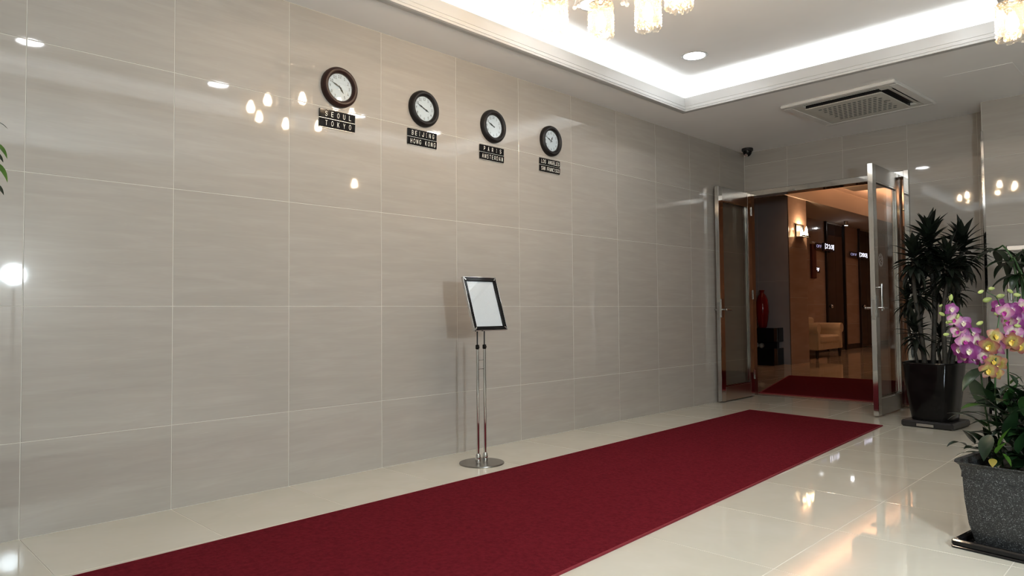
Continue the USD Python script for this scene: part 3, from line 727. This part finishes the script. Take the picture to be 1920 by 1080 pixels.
# armchair
ar = xf('armchair', None, (-1.66, 14.66, 0), label='wide cream leather armchair with rolled arms by the lobby wall', cat='armchair')
obj('seat_base', box(-0.76, -0.02, -0.60, 0.60, 0.17, 0.32, 0.02), M['cream'], ar)
def pillow(x0, x1, y0, y1, z0, z1, r):
    import manifold3d as m3
    s = [m3.Manifold.sphere(r, 20).translate([a, b, c]) for a in (x0 + r, x1 - r) for b in (y0 + r, y1 - r) for c in (z0 + r, z1 - r)]
    return m3.Manifold.batch_hull(s)
obj('seat_cushion', pillow(-0.60, 0.0, -0.50, 0.50, 0.30, 0.46, 0.05), M['cream'], ar, smooth=40)
obj('backrest', pillow(-0.78, -0.55, -0.60, 0.60, 0.30, 0.82, 0.06), M['cream'], ar, smooth=40)
for s_ in (-1, 1):
    am = cat([pillow(-0.76, 0.0, min(s_ * 0.52, s_ * 0.68), max(s_ * 0.52, s_ * 0.68), 0.17, 0.62, 0.03).to_mesh() if False else box(-0.76, -0.005, min(s_ * .53, s_ * .66), max(s_ * .53, s_ * .66), 0.17, 0.60, 0.02), cyl((-0.76, s_ * 0.61, 0.60), (0.0, s_ * 0.61, 0.60), 0.10, 24)])
    obj('arm', am, M['cream'], ar, smooth=40)
for lx in (-0.70, -0.05):
    for ly in (-0.6, 0.6):
        obj('leg', lathe([(0.0, 0.0), (0.022, 0.0), (0.030, 0.09), (0.036, 0.175), (0.0, 0.175)], 12, (lx, ly, 0)), M['wood'], ar, smooth=40)

# framed mirror on the stepped wall at the right edge of the picture
M['frame_bright'] = plain('bright_frame', (0.80, 0.80, 0.80), 0.28, 1.0)
mi = xf('wall_mirror', None, (2.83, YS, 1.27), label='chrome framed mirror on the tiled wall behind the orchids', cat='mirror')
for a, b, c, d in ((-0.29, 0.29, 0.19, 0.24), (-0.29, 0.29, 0.11, 0.135), (-0.29, 0.29, -0.26, -0.235), (-0.29, -0.268, -0.235, 0.19), (0.268, 0.29, -0.235, 0.19)):
    obj('frame_bar', box(a, b, -0.035, -0.001, c, d, 0.008), M['frame_bright'], mi)
obj('glass', box(-0.27, 0.27, -0.014, -0.006, -0.24, 0.20), plain('mirror_silver', (0.55, 0.56, 0.56), 0.05, 1.0), mi)

# lamp beside the camera, seen only as a highlight in the polished wall
M['lamp_glow'] = emit('lamp_glow', (0.80, 0.93, 1.0), FLOOR_LAMP)
fl_ = xf('floor_lamp', None, (4.53, 1.43, 0), label='white globe floor lamp near the camera, mirrored bright in the left wall', cat='lamp')
obj('base', lathe([(0.0, 0.0), (0.16, 0.0), (0.16, 0.015), (0.03, 0.03), (0.0, 0.03)], 32), M['chrome_soft'], fl_, smooth=30)
obj('pole', cyl((0, 0, 0.02), (0, 0, 1.30), 0.012), M['chrome_soft'], fl_, smooth=40)
obj('globe', ball((0, 0, 1.39), 0.08, 3), M['lamp_glow'], fl_, smooth=True)

# ------------------------------------------------------------------ plants
def leafmat(name, c0, c1, rough=0.35, trans=0.25):
    return usdkit.material(stage, L + name, {
        'g': ('texture_coordinate', {}), 'o': ('object_info', {}), 'n': ('noise_texture', dict(scale=14.0, detail=3.0)), 'r': ('rgb_ramp', dict(ramp=[(0.3, c0), (0.7, c1)])),
        'h': ('hsv', dict(hue=0.5, saturation=1.0, fac=1.0)), 'tv': ('map_range', dict(to_min=0.7, to_max=1.3)),
        'p': ('principled_bsdf', dict(roughness=rough, specular_ior_level=0.45)), 'tr': ('translucent_bsdf', {}), 'x': ('mix_closure', dict(fac=trans))},
        [('g.object', 'n.vector'), ('n.fac', 'r.fac'), ('o.random', 'tv.value'), ('tv.result', 'h.value'), ('r.color', 'h.color'), ('h.color', 'p.base_color'), ('h.color', 'tr.color'), ('p.BSDF', 'x.closure1'), ('tr.BSDF', 'x.closure2')], surface='x.closure')


M['palm_leaf'] = leafmat('palm_leaf', (0.0032, 0.0066, 0.0032), (0.006, 0.012, 0.005), 0.5, 0.1)
M['cane'] = mottled('cane_bark', (0.016, 0.014, 0.010), (0.038, 0.032, 0.023), 25, 0.7, bump=0.3)
M['soil'] = mottled('potting_soil', (0.008, 0.006, 0.004), (0.03, 0.022, 0.015), 60, 0.9, bump=0.8)
M['pot_gloss'] = mottled('black_glazed_pot', (0.004, 0.0037, 0.0037), (0.007, 0.0062, 0.006), 6, 0.08, spec=0.16)


def square_pot(sections, n=12, power=4.0):
    """Rounded-square rings (half width, z) from bottom up, joined."""
    a = np.arange(4 * n) * 2 * np.pi / (4 * n)
    c, s = np.cos(a), np.sin(a); k = (np.abs(c) ** power + np.abs(s) ** power) ** (-1 / power)
    N = len(a); v, f = [], []
    for w, z in sections: v += [(w * x * q, w * y * q, z) for x, y, q in zip(c, s, k)]
    for i in range(len(sections) - 1):
        for j in range(N):
            b = (j + 1) % N; f.append([i * N + j, i * N + b, (i + 1) * N + b, (i + 1) * N + j])
    return TM(v, f)


# dracaena in the black pot
PX, PY = 2.112, 6.63
dr_ = xf('potted_dracaena', None, (PX, PY, 0), rotz=-6.0, label='tall dark bushy dracaena in a glossy black pot beside the right door leaf', cat='potted plant')
obj('saucer', cat([box(-0.195, 0.195, -0.195, 0.195, 0.0, 0.055, 0.012)]), M['black_soft'], dr_)
obj('name_plate', box(-0.075, 0.055, -0.201, -0.194, 0.012, 0.034, 0.002), M['chrome_soft'], dr_, label='silver plate on the saucer')
obj('pot', square_pot([(0.0, 0.05), (0.145, 0.05), (0.152, 0.06), (0.172, 0.20), (0.192, 0.38), (0.203, 0.51), (0.209, 0.522), (0.206, 0.532), (0.193, 0.530), (0.188, 0.50), (0.18, 0.44)]), M['pot_gloss'], dr_, smooth=35)
obj('soil', square_pot([(0.184, 0.478), (0.10, 0.486), (0.0, 0.49)]), M['soil'], dr_)
more_leaves, n_leaf = [], [0]


def rosette(parent, tip, R, n, q):
    g = (math.sqrt(5) - 1) * math.pi
    n = int(n * 1.9)
    for k in range(n):
        t = (k % (n // 2)) / (n // 2 - 1)
        el = math.radians(-42 + 116 * t + q.uniform(-10, 10)); az = k * g + q.uniform(-.25, .25)
        d = (math.cos(az) * math.cos(el), math.sin(az) * math.cos(el), math.sin(el))
        base = np.array(tip) + (0, 0, -0.62 * R + 0.86 * R * t)
        lf_ = leaf_mesh(base, d, R * q.uniform(0.70, 0.98), 0.060 * R / 0.22, droop=q.uniform(0.4, 1.0) * (1.2 - 0.7 * t), fold=0.35, n=4, tip=0.8, base=0.5)
        if k < n // 2 and n_leaf[0] < 285:
            n_leaf[0] += 1; obj('leaf', lf_, M['palm_leaf'], parent)
        else:
            more_leaves.append(lf_)


def inv(p, loc, rz):
    d = np.array(p) - loc; a = math.radians(-rz); return np.array([d[0] * math.cos(a) - d[1] * math.sin(a), d[0] * math.sin(a) + d[1] * math.cos(a), d[2]])


q = random.Random(11)
for i, (u_, v_, D_, R_, n_) in enumerate(((1742, 452, 5.85, 0.265, 38), (1804, 462, 5.95, 0.255, 36), (1712, 478, 5.72, 0.21, 28), (1778, 492, 5.7, 0.23, 30), (1722, 535, 5.80, 0.215, 28), (1752, 520, 6.05, 0.20, 24), (1792, 535, 5.95, 0.17, 20), (1716, 618, 5.76, 0.19, 22), (1764, 632, 5.86, 0.15, 18), (1700, 560, 5.95, 0.16, 18))):
    tip = inv(at(u_, v_, D_), (PX, PY, 0), -6.0)
    foot = np.array([np.clip(tip[0] * 0.62, -0.13, 0.13), np.clip(tip[1] * 0.55, -0.13, 0.13), 0.48])
    P = [foot + (tip - foot) * s + np.array([0.02 * math.sin(3 * s + i), 0.015 * math.cos(2 * s + i), 0]) * math.sin(math.pi * s) for s in np.linspace(0, 1, 9)]
    obj('cane', tube(P, np.linspace(0.020, 0.013, 9) if R_ > 0.2 else np.linspace(0.013, 0.009, 9), 9), M['cane'], dr_, smooth=60)
    rosette(dr_, tip, R_, n_, q)
obj('inner_foliage', cat(more_leaves), M['palm_leaf'], dr_, kind='stuff')

# orchids in the granite planter
M['granite'] = usdkit.material(stage, L + 'granite_planter', {
    'g': ('texture_coordinate', {}), 'v': ('voronoi_texture', dict(scale=330.0)), 'sc': ('separate_color', {}), 'n': ('noise_texture', dict(scale=120.0, detail=4.0)),
    'r': ('rgb_ramp', dict(ramp=[(0.0, (0.007, 0.007, 0.0075)), (0.55, (0.016, 0.0165, 0.0165)), (0.8, (0.036, 0.037, 0.037)), (0.92, (0.075, 0.078, 0.078)), (1.0, (0.17, 0.175, 0.175))])),
    'b': ('bump', dict(strength=0.35, distance=0.002)), 'p': ('principled_bsdf', dict(roughness=0.5))},
    [('g.object', 'v.vector'), ('g.object', 'n.vector'), ('v.color', 'sc.color'), ('sc.r', 'r.fac'), ('r.color', 'p.base_color'), ('n.fac', 'b.height'), ('b.normal', 'p.normal')], surface='p.BSDF')
M['orchid_leaf'] = leafmat('orchid_leaf', (0.006, 0.021, 0.005), (0.015, 0.045, 0.010), 0.3, 0.25)
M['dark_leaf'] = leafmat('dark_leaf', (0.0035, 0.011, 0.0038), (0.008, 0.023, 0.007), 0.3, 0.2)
M['bright_leaf'] = leafmat('bright_leaf', (0.035, 0.095, 0.009), (0.065, 0.15, 0.018), 0.4, 0.35)
M['yellow_leaf'] = leafmat('yellow_leaf', (0.16, 0.125, 0.018), (0.22, 0.17, 0.028), 0.5, 0.3)
M['green_stem'] = plain('green_stem', (0.020, 0.060, 0.012), 0.4)
M['bud'] = leafmat('bud_green', (0.30, 0.36, 0.09), (0.40, 0.44, 0.16), 0.45, 0.3)


def petalmat(name, stops):
    return usdkit.material(stage, L + name, {
        'g': ('texture_coordinate', {}), 'vm': ('vector_math', dict(math_type='length')), 'n': ('noise_texture', dict(scale=70.0, detail=3.0)), 'mr': ('map_range', dict(from_min=0.0, from_max=0.046)),
        'ad': ('math', dict(math_type='multiply_add', value2=0.35, value3=-0.17)), 'su': ('math', dict(math_type='add')), 'r': ('rgb_ramp', dict(ramp=stops)),
        'p': ('principled_bsdf', dict(roughness=0.45)), 'tr': ('translucent_bsdf', {}), 'x': ('mix_closure', dict(fac=0.35))},
        [('g.object', 'vm.vector1'), ('g.object', 'n.vector'), ('vm.value', 'mr.value'), ('n.fac', 'ad.value1'), ('mr.result', 'su.value1'), ('ad.value', 'su.value2'), ('su.value', 'r.fac'), ('r.color', 'p.base_color'), ('r.color', 'tr.color'), ('p.BSDF', 'x.closure1'), ('tr.BSDF', 'x.closure2')], surface='x.closure')


M['petal_p'] = petalmat('purple_petal', [(0.0, (0.60, 0.50, 0.42)), (0.20, (0.50, 0.30, 0.40)), (0.36, (0.24, 0.035, 0.19)), (0.80, (0.135, 0.008, 0.095)), (0.93, (0.20, 0.03, 0.15)), (1.0, (0.42, 0.22, 0.34))])
M['petal_w'] = petalmat('pale_petal', [(0.0, (0.62, 0.56, 0.28)), (0.30, (0.60, 0.48, 0.42)), (0.58, (0.42, 0.14, 0.30)), (1.0, (0.24, 0.02, 0.15))])
M['petal_y'] = petalmat('yellow_petal', [(0.0, (0.36, 0.26, 0.03)), (0.38, (0.44, 0.35, 0.11)), (0.58, (0.36, 0.16, 0.09)), (1.0, (0.22, 0.022, 0.07))])
M['lip_p'] = plain('lip_purple', (0.30, 0.02, 0.18), 0.4)
M['lip_w'] = plain('lip_white', (0.55, 0.48, 0.36), 0.4)
M['lip_y'] = plain('lip_gold', (0.62, 0.42, 0.06), 0.4)

OX, OY, ORZ = 3.262, 3.535, -8.0
orc = xf('orchid_planter', None, (OX, OY, 0), rotz=ORZ, label='speckled dark granite planter of purple and yellow orchids at the right edge', cat='potted plant')
hw = 0.262
obj('tray', cat([box(-0.268, 0.268, -0.268, 0.268, 0.0, 0.012, 0.004)] + [box(a, b, c, d, 0.010, 0.036, 0.006) for a, b, c, d in ((-.268, .268, -.268, -.245), (-.268, .268, .245, .268), (-.268, -.245, -.245, .245), (.245, .268, -.245, .245))]), M['black'], orc, label='glossy black tray')
obj('pot', square_pot([(0.0, 0.014), (0.205, 0.014), (0.214, 0.03), (0.230, 0.10), (0.240, 0.20), (0.243, 0.27), (0.243, 0.285), (0.247, 0.288), (0.246, 0.31), (0.252, 0.335), (hw + 0.004, 0.348), (hw + 0.004, 0.352), (0.252, 0.349), (0.238, 0.33), (0.232, 0.28)], 14, 14.0), M['granite'], orc, smooth=25)
obj('soil', square_pot([(0.236, 0.30), (0.12, 0.306), (0.0, 0.31)], 14, 14.0), M['soil'], orc)
O = lambda p: inv(p, (OX, OY, 0), ORZ)
q = random.Random(23)


def leaf(parent, mat, p, d, l, w, droop, **k):
    obj('leaf', leaf_mesh(p, d, l, w, droop, **k), M[mat], parent, smooth=True)


# foliage cushion
for k in range(120):
    a = q.uniform(0, 2 * np.pi); r = 0.21 * math.sqrt(q.random())
    p = np.array([r * math.cos(a), r * math.sin(a), 0.305 + q.uniform(0, 0.30)])
    el = q.uniform(0.35, 1.25); az = a + q.uniform(-0.9, 0.9)
    d = (math.cos(az) * math.cos(el), math.sin(az) * math.cos(el), math.sin(el))
    leaf(orc, q.choice(['orchid_leaf', 'dark_leaf', 'dark_leaf', 'dark_leaf']), p, d, q.uniform(0.09, 0.17), q.uniform(0.03, 0.055), q.uniform(0.5, 1.5), fold=0.2, base=0.1)
inner = []
for k in range(420):
    a = q.uniform(0, 2 * np.pi); r = 0.20 * math.sqrt(q.random()); zz = q.uniform(0.32, 0.66)
    r *= 1.0 - 0.45 * max(0.0, (zz - 0.5) / 0.16)
    el = q.uniform(-0.3, 1.2); az = a + q.uniform(-1.4, 1.4)
    inner.append(leaf_mesh((r * math.cos(a), r * math.sin(a), zz), (math.cos(az) * math.cos(el), math.sin(az) * math.cos(el), math.sin(el)), q.uniform(0.06, 0.11), q.uniform(0.022, 0.042), q.uniform(0.4, 1.4), fold=0.2, n=4, base=0.1))
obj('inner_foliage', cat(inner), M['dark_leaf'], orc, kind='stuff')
# leaves seen singly: photo pixel of the root and the tip, distance, width, colour
for (u0, v0, u1, v1, D_, wd, mt, dp) in ((1852, 690, 1806, 735, 2.95, 0.075, 'orchid_leaf', 0.9), (1846, 760, 1803, 768, 2.88, 0.05, 'bright_leaf', 0.5), (1872, 838, 1892, 800, 2.74, 0.04, 'bright_leaf', 0.3), (1868, 850, 1886, 828, 2.72, 0.05, 'bright_leaf', 0.4), (1880, 850, 1897, 874, 2.72, 0.028, 'bright_leaf', 0.5), (1862, 860, 1861, 876, 2.70, 0.03, 'yellow_leaf', 0.3),
                                         (1856, 815, 1843, 862, 2.74, 0.06, 'dark_leaf', 0.5), (1870, 800, 1845, 790, 2.78, 0.075, 'orchid_leaf', 0.6), (1812, 836, 1774, 836, 2.92, 0.035, 'dark_leaf', 1.3), (1828, 832, 1806, 806, 2.92, 0.03, 'dark_leaf', 0.3), (1836, 842, 1807, 842, 2.88, 0.04, 'dark_leaf', 0.9), (1850, 800, 1820, 785, 2.85, 0.04, 'orchid_leaf', 0.5),
                                         (1888, 760, 1902, 716, 2.85, 0.06, 'orchid_leaf', 0.5), (1905, 780, 1918, 735, 2.82, 0.06, 'dark_leaf', 0.5), (1890, 830, 1900, 760, 2.76, 0.065, 'dark_leaf', 0.5), (1840, 760, 1822, 700, 3.0, 0.07, 'orchid_leaf', 0.6), (1862, 770, 1858, 708, 3.0, 0.06, 'dark_leaf', 0.6), (1910, 850, 1925, 800, 2.72, 0.065, 'dark_leaf', 0.4), (1895, 720, 1915, 705, 2.9, 0.05, 'bright_leaf', 0.5)):
    a_, b_ = O(at(u0, v0, D_)), O(at(u1, v1, D_ - 0.03)); d = b_ - a_; ln = np.linalg.norm(d)
    d = d / ln + np.array([0, 0, 0.5 * dp * 0.9]); leaf(orc, mt, a_, d, ln * 1.05, wd, dp, fold=0.2, base=0.15)

# flower spikes
spikes = [([(1868, 850, 3.0), (1846, 760, 3.02), (1838, 690, 3.03), (1826, 630, 3.02), (1802, 590, 3.0), (1788, 566, 2.98), (1784, 556, 2.97)]),
          ([(1880, 850, 2.95), (1866, 770, 2.93), (1866, 690, 2.92), (1870, 620, 2.93), (1876, 575, 2.95), (1868, 556, 2.97), (1850, 548, 2.98)]),
          ([(1900, 850, 3.05), (1892, 740, 3.02), (1888, 650, 3.0), (1892, 590, 2.98), (1902, 560, 2.97), (1912, 546, 2.97)]),
          ([(1930, 850, 3.1), (1922, 740, 3.08), (1930, 640, 3.05), (1945, 570, 3.02), (1960, 550, 3.0)])]
for pth in spikes:
    P = np.array([O(at(*p)) for p in pth]); P[0][2] = 0.30
    P[0][:2] = np.clip(P[0][:2], -0.2, 0.2)
    tt = np.linspace(0, len(P) - 1, 26); Ps = np.stack([np.interp(tt, range(len(P)), P[:, i]) for i in range(3)], 1)
    Ps = np.vstack([Ps[:1], (Ps[:-2] + Ps[1:-1] * 2 + Ps[2:]) / 4, Ps[-1:]])
    obj('flower_spike', tube(Ps, np.linspace(0.0042, 0.0016, 26), 7), M['green_stem'], orc, smooth=60)


def flower(u, v, D, s, kind, face, rollr):
    c = O(at(u, v, D)); f = xf('flower', orc, c)
    n = np.array(face, float); n = O(np.array([OX, OY, 0]) + n); n /= np.linalg.norm(n)
    a = np.cross((0, 0, 1), n); a /= np.linalg.norm(a); b = np.cross(n, a)
    for k in range(5):
        an = math.pi / 2 + k * 2 * math.pi / 5 + rollr
        d = a * math.cos(an) + b * math.sin(an) + n * q.uniform(0.10, 0.32)
        wide = 0.043 if k in (1, 4) else 0.030
        obj('petal', leaf_mesh(n * 0.002 * (k % 2), d, 0.039 * s, wide * s, droop=q.uniform(-0.3, 0.9), fold=0.12, n=7, up=n, tip=0.62, base=0.12, wave=0.03), M['petal_' + kind], f, smooth=True)
    d = -b * 0.75 + n * 0.75
    lp = leaf_mesh(n * 0.006, d, 0.020 * s, 0.020 * s, droop=0.9, fold=0.7, n=5, up=n, tip=0.6, base=0.3)
    cl_ = cyl(n * 0.002, n * 0.014 * s + b * 0.003, 0.0035 * s, 8)
    obj('lip', cat([lp, cl_]), M['lip_' + {'p': 'w', 'w': 'p', 'y': 'y'}[kind]], f, smooth=40)


toward = EYE - np.array([OX, OY, 0.85]); toward /= np.linalg.norm(toward)
for (u, v, D, s, kd) in ((1784, 580, 2.98, 0.8, 'p'), (1790, 600, 2.97, 0.8, 'w'), (1806, 606, 2.98, 0.95, 'p'), (1797, 622, 3.0, 0.85, 'w'), (1823, 626, 3.02, 1.0, 'p'), (1808, 640, 2.98, 1.0, 'w'), (1832, 640, 3.0, 0.95, 'w'), (1800, 655, 3.0, 1.0, 'p'), (1819, 658, 2.96, 1.1, 'p'), (1838, 658, 3.04, 0.9, 'p'), (1806, 670, 3.03, 0.85, 'p'), (1826, 672, 3.0, 0.85, 'p'),
                         (1864, 630, 2.93, 0.95, 'y'), (1856, 648, 2.91, 1.1, 'y'), (1872, 650, 2.94, 1.0, 'w'), (1847, 668, 2.95, 0.9, 'w'), (1862, 676, 2.93, 0.9, 'y'), (1854, 694, 2.92, 1.0, 'y'), (1875, 682, 2.96, 0.9, 'y'), (1868, 700, 2.94, 0.8, 'y'), (1880, 636, 2.98, 0.85, 'p'),
                         (1874, 575, 2.96, 0.95, 'p'), (1884, 585, 2.93, 1.0, 'w'), (1898, 582, 2.95, 1.05, 'p'), (1893, 604, 2.97, 0.95, 'w'), (1909, 600, 2.96, 1.05, 'p'), (1900, 622, 2.95, 1.0, 'w'), (1913, 628, 2.98, 1.0, 'p'), (1899, 640, 2.94, 1.1, 'y'), (1911, 648, 2.94, 1.05, 'y'), (1918, 575, 2.97, 1.0, 'w'), (1924, 610, 3.0, 1.0, 'p'), (1936, 590, 3.02, 1.0, 'p'), (1934, 640, 3.03, 1.0, 'w')):
    flower(u, v, D, s, kd, toward + np.array([q.uniform(-.5, .5), q.uniform(-.5, .5), q.uniform(-.35, .35)]), q.uniform(-.4, .4))
for (u, v, D, l, tilt) in ((1783, 558, 2.97, 0.030, 1.4), (1764, 573, 2.98, 0.018, 0.6), (1766, 589, 2.98, 0.028, -0.5), (1778, 604, 2.98, 0.024, 0.2), (1774, 627, 3.0, 0.026, 0.1), (1837, 606, 3.0, 0.032, 0.4), (1839, 547, 2.98, 0.027, 0.4), (1859, 541, 2.97, 0.028, 0.1), (1851, 562, 2.97, 0.040, 0.3), (1876, 555, 2.95, 0.036, 0.2), (1894, 546, 2.97, 0.028, -0.5), (1907, 553, 2.97, 0.032, -0.1), (1870, 588, 2.95, 0.028, 0.1), (1908, 611, 2.94, 0.030, -0.1), (1886, 600, 2.95, 0.022, 0.9), (1796, 593, 2.96, 0.024, 1.2), (1782, 603, 2.97, 0.024, 0.1)):
    b = trimesh.creation.icosphere(2, 0.5); b.apply_scale((l, l * 0.5, l * 0.55)); b.vertices[:, 1:] *= (1 - 0.5 * np.clip(b.vertices[:, :1] / l, 0, 1))
    b = rot(b, -math.degrees(tilt), Y)
    c = O(at(u, v, D)); ax = O(np.array([OX, OY, 0]) + RT); b = rot(b, math.degrees(math.atan2(ax[1], ax[0])), Z); b.apply_translation(c)
    obj('bud', b, M['bud'], orc, smooth=True)

# plant with large drooping leaves standing behind the orchids
HX, HY = 2.96, 5.42
hp = xf('potted_umbrella_plant', None, (HX, HY, 0), label='dark plant with large drooping fingered leaves behind the orchids', cat='potted plant')
obj('pot', lathe([(0.0, 0.0), (0.13, 0.0), (0.15, 0.02), (0.19, 0.40), (0.20, 0.42), (0.185, 0.42), (0.18, 0.37)], 36), M['black_soft'], hp, smooth=30)
obj('soil', lathe([(0.181, 0.375), (0.0, 0.385)], 30), M['soil'], hp)
q = random.Random(31)
for k, (u, v, D, out) in enumerate(((1866, 470, 4.75, -1), (1892, 492, 4.6, -0.2), (1915, 478, 4.85, 0.5), (1908, 515, 4.5, 0.1), (1940, 470, 4.7, 1), (1935, 520, 4.6, 0.6), (1960, 500, 4.8, 1))):
    c = at(u, v, D) - np.array([HX, HY, 0])
    mid = np.array([c[0] * 0.5, c[1] * 0.5, c[2] + 0.05])
    P = [np.array([0.03 * math.cos(k * 2.1), 0.03 * math.sin(k * 2.1), 0.37]), np.array([c[0] * 0.25, c[1] * 0.25, 0.75]), np.array([c[0] * 0.45, c[1] * 0.45, c[2] - 0.08]), np.array([c[0] * 0.75, c[1] * 0.75, c[2] + 0.03]), c]
    P = np.array(P); tt = np.linspace(0, 4, 14); P = np.stack([np.interp(tt, range(5), P[:, i]) for i in range(3)], 1)
    obj('stem', tube(P, np.linspace(0.010, 0.004, 14), 7), M['green_stem'], hp, smooth=60)
    for j in range(8):
        az = j * 2 * np.pi / 8 + k; el = q.uniform(-0.5, 0.25)
        leaf(hp, 'dark_leaf', c, (math.cos(az) * math.cos(el), math.sin(az) * math.cos(el), math.sin(el)), q.uniform(0.15, 0.22), 0.055, q.uniform(0.7, 1.3), fold=0.3, base=0.1)

# plant at the left edge of the picture, only leaf tips in view
gp = at(-95, 577, 2.66)
GX, GY = float(gp[0]), float(gp[1])
lp_ = xf('potted_fig', None, (GX, GY, 0), label='green leafy plant whose leaf tips hang in at the left edge', cat='potted plant')
obj('pot', lathe([(0.0, 0.0), (0.10, 0.0), (0.11, 0.02), (0.132, 0.30), (0.14, 0.32), (0.128, 0.32), (0.124, 0.28)], 36), M['pot_gloss'], lp_, smooth=30)
obj('soil', lathe([(0.1245, 0.285), (0.0, 0.29)], 30), M['soil'], lp_)
obj('stem', tube([(0, 0, 0.28), (0.02, 0.0, 0.8), (0.0, 0.02, 1.3), (0.01, 0.01, 1.78)], [0.016, 0.014, 0.011, 0.005], 9), M['cane'], lp_, smooth=60)
q = random.Random(41)
for k in range(44):                                    # side twigs, each with a few hanging leaves
    z = 0.95 + 0.85 * (k + q.random()) / 44; az = k * 2.4 + q.uniform(-.3, .3); ln = q.uniform(0.06, 0.15) * (1.15 - 0.5 * (z - 0.95) / 0.85)
    b_ = np.array([0.008, 0.008, z]); e_ = b_ + np.array([math.cos(az) * ln, math.sin(az) * ln, q.uniform(0.03, 0.07)])
    if (e_ + (GX, GY, 0) - EYE) @ RT / ((e_ + (GX, GY, 0) - EYE) @ FW) * F + 960 > -62: continue
    obj('twig', tube([b_, (b_ + e_) / 2 + (0, 0, 0.012), e_], [0.0035, 0.0028, 0.002], 6), M['green_stem'], lp_, smooth=60)
    for j in range(3):
        a2 = az + (j - 1) * 0.9 + q.uniform(-.3, .3); st_ = b_ + (e_ - b_) * (0.55 + 0.22 * j)
        leaf(lp_, q.choice(['dark_leaf', 'orchid_leaf', 'bright_leaf']), st_, (math.cos(a2), math.sin(a2), q.uniform(-0.1, 0.5)), q.uniform(0.07, 0.10), 0.034, q.uniform(0.9, 1.7), fold=0.2, base=0.1)
for (u0, v0, u1, v1, D_) in ((-34, 228, 11, 243, 2.66), (-28, 262, 10, 297, 2.64), (-26, 298, 11, 340, 2.62), (-30, 282, 3, 305, 2.68), (-30, 340, 4, 366, 2.66)):
    a_, b_ = at(u0, v0, D_) - (GX, GY, 0), at(u1, v1, D_ - 0.02) - (GX, GY, 0); d = b_ - a_; ln = np.linalg.norm(d)
    leaf(lp_, 'bright_leaf' if v0 in (262, 298) else 'dark_leaf', a_, d / ln + (0, 0, 0.45), ln * 1.12, 0.036 if v0 > 240 else 0.018, 1.0, fold=0.2, base=0.1)
    r_ = np.array([0.01, 0.008, a_[2] - 0.06])
    obj('twig', tube([r_, (r_ + a_) / 2 + (0, 0, 0.02), a_], [0.0035, 0.0028, 0.002], 6), M['green_stem'], lp_, smooth=60)
